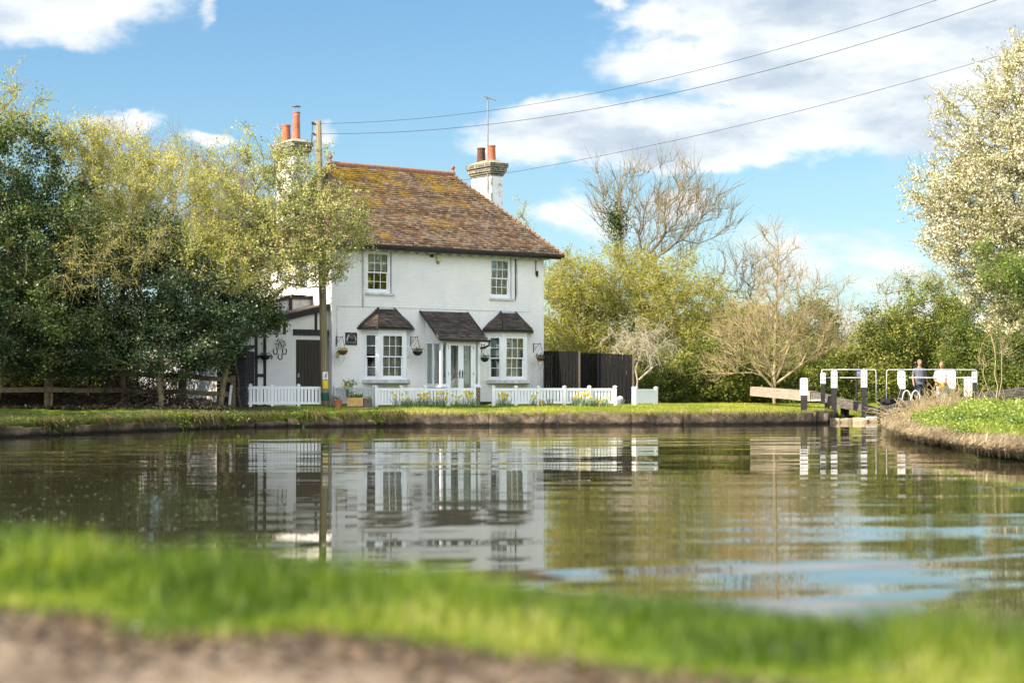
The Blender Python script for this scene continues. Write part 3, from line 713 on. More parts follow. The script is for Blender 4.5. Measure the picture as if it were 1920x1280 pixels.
mb.make('ridge', 'ridge_tile', roof)
for cx, cy, rx_, ry_ in ((e1, f0, RB, mid), (e0, f0, RA, mid), (e1, f1, RB, mid), (e0, f1, RA, mid)):
    mb = HB(); a = Vector((cx, cy, EE + .01)); b = Vector((rx_, ry_, RZ)); n = 24
    for k in range(n):
        p = a.lerp(b, k / n); q = a.lerp(b, (k + 1) / n); mb.tube([p + Vector((0, 0, .015)), q + Vector((0, 0, -.005))], [.062, .045], 7)
    mb.make('hip_tile', 'hip_brown', roof)
for u in (RA - .02, RB + .02):
    mb = HB(); mb.lathe([(.10, RZ), (.085, RZ + .08), (.045, RZ + .13), (.04, RZ + .17), (.075, RZ + .21), (.085, RZ + .25), (.06, RZ + .30), (.02, RZ + .33)], u, mid, 12)
    mb.make('finial', 'ridge_tile', roof, smooth=True)
mb = HB()
mb.tube([(e0, f0 - .03, EE - .04), (e1 + .02, f0 - .03, EE - .05)], .055, 8); mb.tube([(e0 - .03, f0, EE - .04), (e0 - .03, f1, EE - .04)], .055, 8); mb.tube([(e1 + .03, f0, EE - .05), (e1 + .03, f1, EE - .04)], .055, 8)
mb.make('gutter', 'gutter', cot)
mb = HB(); mb.box(e0 + .04, e1 - .04, f0 + .04, f0 + .06, EE - .16, EE - .035); mb.box(e0 + .04, e0 + .06, f0 + .06, f1, EE - .16, EE - .035); mb.make('fascia', 'gutter', cot)
mb = HB(); mb.box(e0 + .062, e1 - .05, f0 + .062, .0, EE - .10, EE - .085); mb.box(e0 + .062, .0, .002, f1, EE - .10, EE - .085); mb.make('soffit', 'weathered_white', cot)
mb = HB(); [mb.box(u - .03, u + .03, -.30, .005, EE - .20, EE - .102) for u in np.arange(.25, W_, .42)]; mb.make('rafter_end', 'weathered_white', cot)
# chimneys
def chimney(u, v, zb, ztop, pots, label):
    ch = HB(); hu, hv = .25, .62; ch.box(u - hu, u + hu, v - hv, v + hv, zb, ztop - .60); c = ch.make('chimney', 'chimney_paint', roof); c['label'] = label
    mb = HB(); z = ztop - .598
    for (o, h) in ((.03, .075), (.07, .075), (.11, .15), (.15, .15)):
        mb.box(u - hu - o, u + hu + o, v - hv - o, v + hv + o, z, z + h - .002); z += h
    mb.make('cap', 'old_brick', c)
    mb = HB(); o = .12; a, b, e, f = u - hu - o, u + hu + o, v - hv - o, v + hv + o
    mb.add([(a, e, z), (b, e, z), (b, f, z), (a, f, z), (u - .1, v - .42, z + .15), (u + .1, v - .42, z + .15), (u + .1, v + .42, z + .15), (u - .1, v + .42, z + .15)],
           [(0, 1, 5, 4), (1, 2, 6, 5), (2, 3, 7, 6), (3, 0, 4, 7), (4, 5, 6, 7)]); mb.make('flaunching', 'mortar_cap', c)
    for (dv, h, mt, r) in pots:
        mb = HB(); zz = z + .06; mb.lathe([(r * 1.08, zz), (r, zz + .06), (r * .86, zz + h - .06), (r * .95, zz + h - .05), (r * .98, zz + h), (r * .80, zz + h), (r * .78, zz + h - .1)], u, v + dv, 16, cap=False); mb.make('chimney_pot', mt, c, smooth=False)
    return c, z
chL, zL = chimney(.22, 3.05, 5.9, 9.30, [(.38, .62, 'terracotta', .155), (-.32, .96, 'terracotta', .13)], 'chimney at the left end with two orange pots, one tall')
chR, zR = chimney(8.12, 3.05, 5.6, 9.22, [(.36, .58, 'sooty_pot', .16), (-.28, .60, 'terracotta', .16)], 'chimney at the right end with one sooty and one orange pot')
mb = HB(); zc = zL + .06 + .96; mb.lathe([(.115, zc - .10), (.115, zc - .07), (.10, zc + .0)], .22, 3.05 - .32, 12); 
for k in range(4): a = k * math.pi / 2; mb.tube([(.22 + .09 * math.cos(a), 2.73 + .09 * math.sin(a), zc - .02), (.22 + .09 * math.cos(a), 2.73 + .09 * math.sin(a), zc + .19)], .008, 5)
mb.lathe([(.15, zc + .185), (.14, zc + .20), (.02, zc + .24)], .22, 2.73, 14); mb.make('cowl', 'steel', chL)

# bays
for bi, (b, lab) in enumerate(zip(BAYS, ('left bay window', 'right bay window'))):
    u0, u1, u2, u3 = b; dep = .40; SZ, HZ_ = 1.34, 2.86
    mb = HB(); poly = [(u0 - .06, .01), (u1 - .05, -dep - .09), (u2 + .05, -dep - .09), (u3 + .06, .01)]; mb.prism(poly, SZ - .10, SZ); bay = mb.make('bay_window', 'weathered_white', cot); bay['label'] = lab
    mb = HB(); mb.prism([(u0, .0), (u1, -dep), (u2, -dep), (u3, .0)], HZ_ - .02, HZ_ + .22); mb.make('head_board', 'white_paint', bay)
    for (a, c) in (((u0, 0), (u1, -dep)), ((u1, -dep), (u2, -dep)), ((u2, -dep), (u3, 0))):
        A = Vector((a[0], a[1], 0)); B = Vector((c[0], c[1], 0)); U = (B - A); L = U.length; U.normalize(); N = Vector((U.y, -U.x, 0))
        m_ = .075 if L > .8 else .05
        for s0, s1 in ((0, m_), (L - m_, L)):
            posts = HB(); q = [A + U * s0, A + U * s1, A + U * s1 - N * .1, A + U * s0 - N * .1]; posts.prism([(p.x, p.y) for p in q], SZ, HZ_ - .022); posts.make('corner_post', 'white_paint', bay)
        fr = lambda x, dd, z, A=A, U=U, N=N, m_=m_: tuple(A + U * (m_ + x) + N * (dd - .085) + Vector((0, 0, SZ + .005 + z)))
        ht = HZ_ - SZ - .03
        fo = sash('window', None, fr, L - 2 * m_, ht, 3 if L > .8 else 1, 2, bay, frame=.05 if L > .8 else .04)
        if L > .8: curtain(fr, L - 2 * m_, .02, ht, fo, 'curtain', 9, .10)
        else: curtain(fr, L - 2 * m_, ht * .55, ht, fo, 'blind', 1, .10)
    # roof of the bay
    o = .20; ez = 3.02; rz = 3.66; um0, um1 = (u0 + u3) / 2 - .30, (u0 + u3) / 2 + .30; vr = -.02
    A = Vector((u0 - o, 0, ez)); Bq = Vector((u1 - .12, -dep - .16, ez)); Cq = Vector((u2 + .12, -dep - .16, ez)); Dq = Vector((u3 + o, 0, ez)); T0 = Vector((um0, vr, rz)); T1 = Vector((um1, vr, rz))
    pl = []
    for (p, q, l, r) in ((A, Bq, T0, T0), (Bq, Cq, T0, T1), (Cq, Dq, T1, T1)):
        U = (q - p).normalized(); tl = (l - p).dot(U); S = l - (p + U * tl); L = S.length; tr = (r - p).dot(U); Wd = (q - p).length
        pl.append((p, U, S, L, (lambda s, tl=tl, L=L: tl * s / L), (lambda s, tr=tr, L=L, Wd=Wd: Wd + (tr - Wd) * s / L)))
    ro = tiles_obj('bay_roof', pl, 'dark_tile', bay, 11 + bi, .085, .16)
    mb = HB(); z = Vector((0, 0, .03)); mb.add([A - z, Bq - z, Cq - z, Dq - z, T0 - z, T1 - z], [(0, 1, 4), (1, 2, 5, 4), (2, 3, 5), (3, 2, 1, 0)]); mb.make('roof_deck', 'gutter', ro)
    mb = HB(); mb.tube([A - z, Bq - z, Cq - z, Dq - z], .032, 7); mb.make('gutter', 'gutter', ro)
    mb = HB(); mb.tube([T0, A + Vector((0, 0, .02))], .022, 5) if 0 else None; mb.tube([T0 + Vector((0, -.01, .02)), Bq + Vector((0, 0, .02))], .022, 6); mb.make('hip_tile', 'gutter', ro); mb = HB(); mb.tube([T1 + Vector((0, -.01, .02)), Cq + Vector((0, 0, .02))], .022, 6); mb.make('hip_tile', 'dark_tile', ro)
# porch
mb = HB(); bz = 1.10
q = 2.62
mb.box(PU0 + .001, PU1 - .001, PV + .002, PV + .075, q, q + .12); porch = mb.make('porch', 'white_paint', cot)
mb = HB(); mb.box(PU0, PU0 + .11, PV, -.002, G0 - .1, bz); mb.box(PU0 + .11, 3.80, PV, PV + .11, G0 - .1, bz); mb.make('brick_base', 'red_brick', porch)
mb = HB(); mb.box(4.80, PU1 - .11, PV, PV + .11, G0 - .1, bz); mb.box(PU1 - .11, PU1, PV, -.002, G0 - .1, bz); mb.make('brick_base', 'red_brick', porch)
mb = HB(); q = 2.62
mb.box(PU0 - .03, PU0 + .13, PV - .03, -.004, bz, bz + .05); mb.box(PU0 + .13, 3.79, PV - .03, PV + .13, bz, bz + .05); mb.box(4.81, PU1 + .03, PV - .03, PV + .13, bz, bz + .05); mb.box(PU1 - .13, PU1 + .03, PV + .13, -.004, bz, bz + .05); mb.make('sill', 'white_paint', porch)
mb = HB()
for (a, c) in ((PU0, PU0 + .08), (3.72, 3.80), (4.80, 4.87), (PU1 - .08, PU1)): mb.box(a, c, PV, PV + .08, bz + .05, q)
for uu in (PU0, PU1 - .08):
    mb.box(uu, uu + .08, -.08, -.003, bz + .05, q); mb.box(uu + .004, uu + .076, PV + .08, -.08, q - .09, q); mb.box(uu + .004, uu + .076, PV + .08, -.08, bz + .05, bz + .12)
    mb.box(uu + .004, uu + .076, -.50, -.42, bz + .12, q - .09)
for (a, c) in ((PU0 + .08, 3.72), (4.87, PU1 - .08)):
    mb.box(a, c, PV + .01, PV + .07, q - .05, q); mb.box(a, c, PV + .01, PV + .07, bz + .05, bz + .11)
mb.box(3.80, 4.80, PV + .01, PV + .07, q - .04, q)
mb.make('porch_frame', 'white_paint', porch)
mb = HB(); mb.add([(PU0 + .002, -.004, q), (PU0 + .002, PV, q), (PU0 + .002, -.004, 3.50)], [(0, 1, 2)]); mb.add([(PU0 + .05, -.004, q), (PU0 + .05, PV, q), (PU0 + .05, -.004, 3.50)], [(2, 1, 0)])
mb.add([(PU1 - .002, -.004, q), (PU1 - .002, PV, q), (PU1 - .002, -.004, 3.50)], [(2, 1, 0)]); mb.make('gable_panel', 'white_paint', porch)
mb = HB(); mb.beam((PU0 - .05, .0, 3.50), (PU0 - .05, PV - .1, 2.64), .03, .14); mb.make('barge_board', 'white_paint', porch)
for (pts) in ([(PU0 + .04, -.08), (PU0 + .04, PV + .08)], [(PU1 - .04, -.08), (PU1 - .04, PV + .08)]):
    mb = HB(); (a, b), (c, d) = pts; mb.add([(a, b, bz + .1), (c, d, bz + .1), (c, d, q - .08), (a, b, q - .08)], [(0, 1, 2, 3)]); mb.make('pane', 'window_glass', porch)
for (a, c) in ((PU0 + .07, 3.73), (4.86, PU1 - .07)):
    mb = HB(); mb.add([(a, PV + .04, bz + .1), (c, PV + .04, bz + .1), (c, PV + .04, q - .04), (a, PV + .04, q - .04)], [(0, 1, 2, 3)]); mb.make('pane', 'window_glass', porch)
for k, (a, c) in enumerate(((3.803, 4.298), (4.302, 4.797))):
    mb = HB(); zb, ztp = G0 + .10, q - .045; s = .10
    mb.box(a, a + s, PV + .015, PV + .06, zb, ztp); mb.box(c - s, c, PV + .015, PV + .06, zb, ztp); mb.box(a + s, c - s, PV + .015, PV + .06, ztp - .11, ztp); mb.box(a + s, c - s, PV + .015, PV + .06, zb, zb + .22); mb.box(a + s, c - s, PV + .015, PV + .06, 1.0, 1.04) if 0 else None
    dr = mb.make('door', 'white_paint', porch)
    mb = HB(); mb.add([(a + s, PV + .04, zb + .2), (c - s, PV + .04, zb + .2), (c - s, PV + .04, ztp - .1), (a + s, PV + .04, ztp - .1)], [(0, 1, 2, 3)]); mb.make('pane', 'window_glass', dr)
    mb = HB(); hx = c - .05 if k == 0 else a + .05; mb.box(hx - .016, hx + .016, PV - .004, PV + .014, 1.40, 1.66); mb.tube([(hx, PV - .004, 1.56), (hx, PV - .035, 1.56), (hx + (-.09 if k == 0 else .09), PV - .035, 1.56)], .009, 6); mb.make('handle', 'iron', dr)
    hx = a + .004 if k == 0 else c - .004
    mb = HB(); [mb.box(hx - .012, hx + .012, PV - .002, PV + .02, z, z + .09) for z in (.8, 1.5, 2.35)]; mb.make('hinge', 'steel', dr)
mb = HB(); mb.box(4.0, 4.7, .05, .10, G0 + .14, 2.48); mb.make('inner_door', 'weathered_white', porch)
mb = HB(); mb.box(3.7, 3.95, .02, .04, 1.2, 2.2) ; mb.box(PU0 + .12, PU1 - .12, PV + .12, -.01, G0, G0 + .06); mb.make('porch_floor', 'old_plank', porch)
mb = HB()   # things kept inside: coats and ornaments on the shelf
for k in range(3): mb.lathe([(.05, 1.16), (.09, 1.3), (.06, 1.5), (.1, 1.62), (.03, 1.75)], 3.62 + .0 * k, -.8 + .2 * k, 10)
mb.lathe([(.16, G0 + .1), (.2, .9), (.15, 1.3), (.06, 1.55)], 4.05, -.45, 10); mb.lathe([(.14, G0 + .1), (.19, .9), (.16, 1.35), (.05, 1.55)], 4.60, -.4, 10); mb.lathe([(.05, 1.16), (.1, 1.3), (.04, 1.6)], 4.94, -.75, 8)
mb.make('hanging_coat', 'curtain', porch, smooth=True)
pr = [(Vector((3.30, PV - .20, 2.66)), Vector((1, 0, 0)), Vector((0, .93, .95)), math.hypot(.97 + .16, .96), lambda s: 0, lambda s: 1.90)]
S = Vector((0, 1.13, .95)).normalized(); pr = [(Vector((3.30, PV - .18, 2.67)), Vector((1, 0, 0)), S, 1.47, lambda s: 0, lambda s: 1.90)]
ro = tiles_obj('porch_roof', pr, 'dark_tile', porch, 21, .10, .17)
mb = HB(); a = Vector((3.30, PV - .18, 2.655)); b = a + S * 1.47; dn = Vector((0, 0, -.035)); X = Vector((1.9, 0, 0)); mb.add([a, a + X, b + X, b, a + dn, a + X + dn, b + X + dn, b + dn], [(3, 2, 1, 0), (4, 5, 6, 7), (0, 1, 5, 4), (1, 2, 6, 5), (3, 0, 4, 7)]); mb.make('roof_deck', 'gutter', ro)
mb = HB(); mb.tube([a + Vector((-.02, -.04, -.01)), a + X + Vector((.10, -.04, -.03))], .045, 8); p = a + X + Vector((.06, -.04, -.05)); mb.tube([p, p + Vector((0, 0, -.12)), p + Vector((-.02, .25, -.2)), p + Vector((-.13, .45, -.22))], .035, 7); mb.make('gutter', 'gutter', ro)
mb = HB(); mb.tube([(3.3, 0, 3.60), (3.3, PV - .18, 2.70)], .03, 6); mb.tube([(5.2, 0, 3.60), (5.2, PV - .18, 2.70)], .03, 6); mb.make('verge', 'black_timber', ro)
# facade fittings
mb = HB(); mb.box(3.92, 4.10, -.10, -.002, 5.26, 5.48); mb.make('vent_box', 'cream_box', cot)
mb = HB(); mb.tube([(3.96, -.05, 5.26), (3.96, -.05, 5.20), (4.02, -.08, 5.18)], .022, 6); mb.box(3.70, 3.82, -.04, -.002, 5.38, 5.50); mb.make('vent_pipe', 'iron', cot)
mb = HB(); mb.tube([(1.13, -.05, 3.70), (1.13, -.05, 5.5)], .028, 7); mb.tube([(.18, -.02, 2.4), (.18, -.02, 3.64)], .012, 5); mb.make('downpipe', 'weathered_white', cot)
mb = HB(); mb.tube([(7.16, -.03, 5.48), (7.16, -.03, 4.1), (7.13, -.03, 4.06)], .016, 6); mb.make('cable_pipe', 'iron', cot); mb = HB(); mb.tube([(8.02, -.03, 5.5), (8.02, -.03, 4.95)], .014, 6); mb.box(8.05, 8.11, -.05, -.002, 4.9, 5.1); mb.make('cable_pipe', 'iron', cot)
mb = HB(); mb.tube([(7.22, -.02, 5.5), (7.22, -.02, 4.2)], .03, 6); mb.make('downpipe', 'weathered_white', cot)

# aerial on the right chimney
ap = hw(7.84, 2.60, 8.35); ae = thing('television_aerial', 'thin tall television aerial mast strapped to the right chimney', 'aerial', ap)
mb = MB(); mb.tube([(0, 0, -.35), (0, 0, zt(183, 60.6) - 8.35)], [.030, .024], 8); mb.make('mast', 'grey_tube', ae)
zt0 = zt(183, 60.6) - 8.35
mb = MB(); a = Vector((-.12, 0, zt0 + .06)); b = Vector((.30, -.1, zt0 - .10)); mb.tube([a, b], .020, 5)
for k in range(6):
    p = a.lerp(b, .1 + k * .17); mb.tube([p + Vector((-.02, -.14, 0)), p + Vector((.02, .14, 0))], .010, 4)
mb.tube([a + Vector((0, -.16, -.05)), a + Vector((0, .16, .06))], .012, 4); mb.make('antenna', 'grey_tube', ae)
mb = MB(); [mb.tube([(0, 0, z), (.26, .02, z)], .012, 5) for z in (-.28, .12)]; mb.tube([(0, 0, -.3), (.2, 0, .15)], .01, 5); mb.make('bracket', 'iron', ae)

# ================================================================== ANNEX
ax = thing('annex', 'low white side building with black timbers joined to the left end of the cottage', 'side building', P0, HA)
AV = .25
def atop(u): return 3.70 + .235 * u if u > -2.0 else 3.23 + .16 * (u + 2.0)
mb = HB(); us = [-.002, -1.0, -2.0, -3.6]
for a, b in zip(us[:-1], us[1:]): mb.add([(b, AV, G0 - .1), (a, AV, G0 - .1), (a, AV, atop(a)), (b, AV, atop(b))], [(0, 1, 2, 3)])
mb.add([(-3.6, AV, G0 - .1), (-3.6, 3.6, G0 - .1), (-3.6, 3.6, atop(-3.6)), (-3.6, AV, atop(-3.6))], [(3, 2, 1, 0)])
mb.add([(-3.6, 3.6, G0 - .1), (-.01, 3.6, G0 - .1), (-.01, 3.6, 3.7), (-3.6, 3.6, atop(-3.6))], [(3, 2, 1, 0)]); mb.make('wall', 'painted_brick', ax)
mb = HB(); y0, y1 = AV - .14, 3.7
for a, b in zip(us[:-1], us[1:]): b2 = b - (.3 if b == -3.6 else 0); mb.add([(b2, y0, atop(b2)), (a, y0, atop(a)), (a, y1, atop(a)), (b2, y1, atop(b2)), (b2, y0, atop(b2) + .05), (a, y0, atop(a) + .05), (a, y1, atop(a) + .05), (b2, y1, atop(b2) + .05)], [(3, 2, 1, 0), (4, 5, 6, 7), (0, 1, 5, 4), (2, 3, 7, 6)])
mb.make('roof', 'old_plank', ax)
mb = HB(); ps = [(-.004, y0 - .012, atop(0) - .06), (-2.0, y0 - .012, atop(-2.0) - .06), (-3.9, y0 - .012, atop(-3.9) - .06)]
for a, b in zip(ps[:-1], ps[1:]): mb.beam(a, b, .035, .17)
mb.make('barge_board', 'black_timber', ax)
mb = HB(); mb.add([(-2.75, 1.34, 3.1), (-.01, 1.34, 3.1), (-.01, 1.34, 4.0), (-.75, 1.34, 4.0), (-2.75, 1.34, 3.5)], [(0, 1, 2, 3, 4)]); mb.make('upper_wall', 'weathered_white', ax)
mb = HB()   # the upper roof behind
for (a, b) in (((-.01, 1.3, 3.98), (-.75, 1.3, 3.98)), ((-.75, 1.3, 3.98), (-2.7, 1.3, 3.52))):
    mb.beam(a, b, .05, .10)
mb.box(-.80, -.72, 1.27, 1.33, 3.55, 3.92); mb.make('upper_barge_board', 'black_timber', ax)
mb = HB(); mb.add([(-.01, 1.2, 4.06), (-.75, 1.2, 4.06), (-2.8, 1.2, 3.56), (-2.8, 3.3, 3.56), (-.75, 3.3, 4.06), (-.01, 3.3, 4.06)], [(0, 1, 4, 5), (1, 2, 3, 4)]); mb.make('upper_roof', 'old_plank', ax)
mb = HB()
mb.box(-1.25, -.006, AV - .07, AV - .002, 2.74, 2.92); mb.make('lintel_beam', 'black_timber', ax)
def ua(px, v=AV):
    k = (px - 960) / FP; return (54 * k + .811 * v * k + 5.70 + .585 * v) / (.811 - .585 * k)
for px, z0, z1 in ((592, 2.92, 3.5), (533, 2.75, 3.25), (480, G0, 3.0), (496, G0, 3.05)): u = ua(px); mb = HB(); mb.box(u - .045, u + .045, AV - .028, AV - .002, z0, z1); mb.make('timber', 'black_timber', ax)
u0, u1 = ua(482), ua(494); mb = HB(); mb.box(u0 + .02, u1 - .02, AV - .026, AV - .002, 1.42, 1.52); mb.make('timber', 'black_timber', ax); mb = HB(); mb.box(-.09, -.006, AV - .03, AV - .002, G0, 2.74); mb.make('timber', 'black_timber', ax)
mb = HB(); d0, d1 = ua(555), ua(602); n = 7
mb.box(d0, d1, AV - .03, AV - .002, G0 + .02, 2.60); dr = mb.make('door', 'door_board', ax)
mb = HB()
for k in range(n):
    a = d0 + .05 + (d1 - d0 - .1) * k / n; mb.box(a + .008, a + (d1 - d0 - .1) / n - .008, AV - .045, AV - .031, G0 + .05, 2.50)
mb.make('door_panel', 'door_board', dr)
mb = HB(); mb.box(d0 + .03, d0 + .09, AV - .062, AV - .046, 1.42, 1.54); mb.make('lock', 'steel', dr)
# horseshoes
def horseshoe(px, py, label, r=.085, inv=False):
    u = ua(px); z = zt(py, 54 + .585 * u); p = hw(u, AV - .015, z); o = thing('horseshoe', label, 'horseshoe', p, HA, 'horseshoes on the annex wall')
    n = 14; mb = MB(); pts = []
    for i in range(n + 1):
        a = math.pi * (-1.28 + 1.56 * i / n); rr = r * (1 if not inv else 1)
        pts.append((rr * .85 * math.cos(a) * (1.0), 0, rr * 1.15 * math.sin(a) * (-1 if inv else 1)))
    mb.tube(pts, .016, 6); mb.make('shoe', 'iron', o)
    mb = MB(); mb.ball((0, -.012, -.095 if not inv else .095), .012, 6, 4); mb.make('nail', 'steel', o)
horseshoe(516, 658, 'left one of the horseshoes fixed on the white annex wall'); horseshoe(533, 658, 'right one of the horseshoes fixed on the white annex wall, nearest the dark door')
horseshoe(525, 668, 'lowest of the horseshoes fixed on the white annex wall'); horseshoe(524.5, 646, 'topmost horseshoe on the white annex wall, inside a small wreath', .06, True)
u = ua(524.5); p = hw(u, AV - .02, zt(645, 54 + .585 * u)); rng = np.random.default_rng(2)
a_ = rng.uniform(0, 6.28, 260); pts = np.stack([.15 * np.cos(a_), rng.normal(0, .01, 260), .13 * np.sin(a_)], 1) + rng.normal(0, .028, (260, 3))
wr = thing('wreath', 'small twiggy wreath round the topmost horseshoe', 'wreath', p, HA); link('leaves', rand_leaves(pts, .035, rng, rng.random(260)), 'leaf_dark', wr)

# ================================================================== plaque, baskets
k = .0
pl = thing('house_plaque', 'dark metal name plaque with raised animals and lettering left of the left bay', 'plaque', hw(.70, -.012, zt(635, 54.4)), HA)
mb = MB(); mb.box(-.215, .215, 0, .010, -.20, .20); mb.make('plate', 'iron', pl)
mb = MB(); [mb.box(*q) for q in ((-.215, .215, -.008, -.001, .185, .20), (-.215, .215, -.008, -.001, -.20, -.185), (-.215, -.20, -.008, -.001, -.184, .184), (.20, .215, -.008, -.001, -.184, .184))]; mb.make('rim', 'iron', pl)
mb = MB()
for sgn in (-1, 1):   # two rearing beasts
    pts = [(sgn * .17, -.006, -.06), (sgn * .15, -.006, .02), (sgn * .12, -.006, .09), (sgn * .085, -.006, .13)]; mb.tube(pts, [.028, .030, .022, .026], 6)
    mb.tube([(sgn * .13, -.006, .05), (sgn * .08, -.006, .03)], .010, 5); mb.tube([(sgn * .13, -.006, .08), (sgn * .07, -.006, .075)], .010, 5); mb.tube([(sgn * .16, -.006, -.03), (sgn * .12, -.006, -.08)], .012, 5)
mb.make('emblem', 'steel', pl)
def text(s, size, parent, m, loc, rot=(R(90), 0, 0), name='lettering', ext=.003):
    cu = bpy.data.curves.new(name, 'FONT'); cu.body = s; cu.size = size; cu.extrude = ext; cu.align_x = 'CENTER'; cu.align_y = 'CENTER'
    tmp = bpy.data.objects.new(name, cu); COL.objects.link(tmp); dg = bpy.context.evaluated_depsgraph_get(); dg.update()
    me = bpy.data.meshes.new_from_object(tmp.evaluated_get(dg)); bpy.data.objects.remove(tmp); 
    for v in me.vertices: v.co = Matrix.Rotation(rot[0], 3, 'X') @ v.co
    return link(name, me, m, parent, loc)
text('THE', .055, pl, 'steel', (0, -.006, .155)); text('92', .13, pl, 'steel', (0, -.006, .045)); text('COTTAGE', .085, pl, 'steel', (0, -.006, -.125))

def bracket(mb, z=0.0, L=.30):
    mb.box(-.012, .012, -.012, 0, -.30, .04); mb.tube([(0, -.01, 0), (0, -L, 0)], .009, 5); mb.tube([(0, -.01, -.24), (0, -L * .75, -.01)], .008, 5)
    mb.tube([(0, -L, .04), (0, -L, -.05)], .010, 5); pts = [(0, -.06 - .05 * math.cos(a), -.09 + .04 * math.sin(a)) for a in np.linspace(0, 6.28, 9)]; mb.tube(pts, .005, 4)
def basket(u, v, zb, label, bm, plant, seed, L=.30, out=(0, -1), drop=.46, rad=.155, trail=(), flowers=False, inst=None):
    """bracket on the wall at height zb; bowl hangs below its end"""
    p = hw(u, v, zb); rz = HA + math.atan2(out[0], -out[1])
    o = thing('hanging_basket', label, 'hanging basket', p, rz, 'hanging baskets on the walls'); rng = np.random.default_rng(seed)
    mb = MB(); bracket(mb, 0, L); mb.make('bracket', 'iron', o)
    yb = -L; zr = -drop
    mb = MB()
    for k in range(3): a = 2.1 * k + .6; mb.tube([(0, yb, -.04), (rad * math.cos(a), yb + rad * math.sin(a), zr)], .004, 4)
    mb.make('chain', 'iron', o)
    prof = [(.02, zr - .15), (rad * .55, zr - .13), (rad * .85, zr - .07), (rad, zr), (rad * .95, zr + .004)]
    mb = MB(); mb.lathe(prof, 0, yb, 14); mb.make('bowl', bm, o, smooth=True)
    n = 130; P = np.stack([rng.normal(0, rad * .55, n), yb + rng.normal(0, rad * .55, n), zr + .02 + np.abs(rng.normal(0, .035, n))], 1)
    ex = []
    for (tx, tl, cnt) in trail:
        s = rng.uniform(0, 1, cnt)[:, None]; ex.append(np.concatenate([tx + rng.normal(0, .02, (cnt, 1)), yb + rng.normal(0, .03, (cnt, 1)), zr - s * tl], 1))
    if ex: P = np.concatenate([P] + ex)
    link('plant', rand_leaves(P, .045, rng, rng.random(len(P)), .7), plant, o)
    if flowers:
        m_ = 14; P = np.stack([rng.normal(-.03, rad * .4, m_), yb + rng.normal(0, .05, m_), zr + .05 + np.abs(rng.normal(0, .03, m_))], 1)
        link('flowers', rand_leaves(P, .07, rng, rng.random(m_), 1.0), 'pansy', o)
    return o, yb, zr
def ux(px, v=0.0): return ua(px, v)
so = (-.35, -.94)
for (px, py, lab, bmn, plt, sd, tr, fl, drp) in (
    (630, 632, 'brown lined hanging basket with trailing plants below the plaque, at the cottage corner', 'coir', 'leaf_pear', 1, [(-.2, .26, 90), (-.14, .2, 60)], False, .42),
    (770, 632, 'black hanging basket with a yellow flower between the left bay and the porch', 'plastic_black', 'leaf_dark', 2, [], True, .46),
    (1000, 645, 'brown hanging basket with bare trailing stems right of the right bay', 'coir', 'leaf_holly', 4, [(-.1, .2, 14), (.08, .22, 12)], False, .44)):
    u = ux(px); z = zt(py, 54 + .585 * u); o, yb, zr = basket(u, -.002, z, lab, bmn, plt, sd, .42, (0, -1), drp, .17, tr, fl)
    if bmn == 'coir':
        mb = MB(); mb.tube([(.02, yb, zr - .1), (.06, yb, zr - .25), (.0, yb, zr - .38), (-.12, yb, zr - .48)], .007, 5)
        if sd == 4: mb.tube([(-.10, yb, zr - .08), (-.13, yb, zr - .25), (-.02, yb, zr - .42), (.10, yb, zr - .25), (.10, yb, zr - .08)], .008, 5)
        mb.make('trailing_stem', 'bark_tan', o)
u = 5.12; p_z = zt(636, 56.2)
basket(5.10, -.95, 2.50, 'black hanging basket under the right end of the porch gutter', 'plastic_black', 'leaf_dark', 3, .12, (.5, -.85), .42, .15)
basket(ua(497), AV - .03, 1.1 + (HZ - 640) / FP * 52.3, 'green overflowing hanging basket on the black annex timbers', 'plastic_black', 'leaf_ivy', 5, .30, (-.5, -.86), .42, .17, [(-.2, .12, 60), (.2, .12, 60)])

# ================================================================== pole and wires
PY = 51.6; pb = at(610, 0, PY); PZ = gz(pb.x, PY); pole = thing('utility_pole', 'tall wooden utility pole with yellow sign in front of the cottage corner', 'utility pole', (pb.x, PY, PZ))
ptop = zt(227, PY) - PZ; ldx = xt(597, PY) - pb.x
def pp(z): return Vector((ldx * z / ptop, 0, z))
mb = MB(); mb.tube([pp(-.3), pp(.6), pp(3), pp(6), pp(ptop)], [.13, .125, .115, .10, .085], 14); mb.make('post', 'pole_wood', pole, smooth=True)
mb = MB(); p = pp(ptop - .1); mb.beam(p + Vector((-.16, -.03, 0)), p + Vector((.04, -.03, 0)), .05, .05); mb.ball(p + Vector((-.17, -.03, .03)), .045, 8, 5)
p = pp(ptop - .42); mb.beam(p + Vector((-.16, -.03, 0)), p + Vector((.04, -.03, 0)), .05, .05); mb.ball(p + Vector((-.17, -.03, .03)), .045, 8, 5); mb.make('insulator_bracket', 'iron', pole)
def curved(z0, z1, r, a0, a1, m, name, lab=None):
    mb = MB(); n = 8; vs = []
    for i in range(n + 1):
        a = a0 + (a1 - a0) * i / n
        for z in (z0, z1): q = pp(z); vs.append((q.x + r * math.sin(a), q.y - r * math.cos(a), z))
    mb.add(vs, [(2 * i, 2 * i + 2, 2 * i + 3, 2 * i + 1) for i in range(n)]); o = mb.make(name, m, pole)
    if lab: o['label'] = lab
    return o
zs_ = lambda py: zt(py, PY) - PZ
s1 = curved(zs_(712), zs_(697), .132, R(-20), R(60), 'sign_white', 'warning_sign', 'white warning plate with a black figure')
mb = MB(); a = R(22); q = pp(zs_(704)); cx, cy = q.x + .138 * math.sin(a), q.y - .138 * math.cos(a)
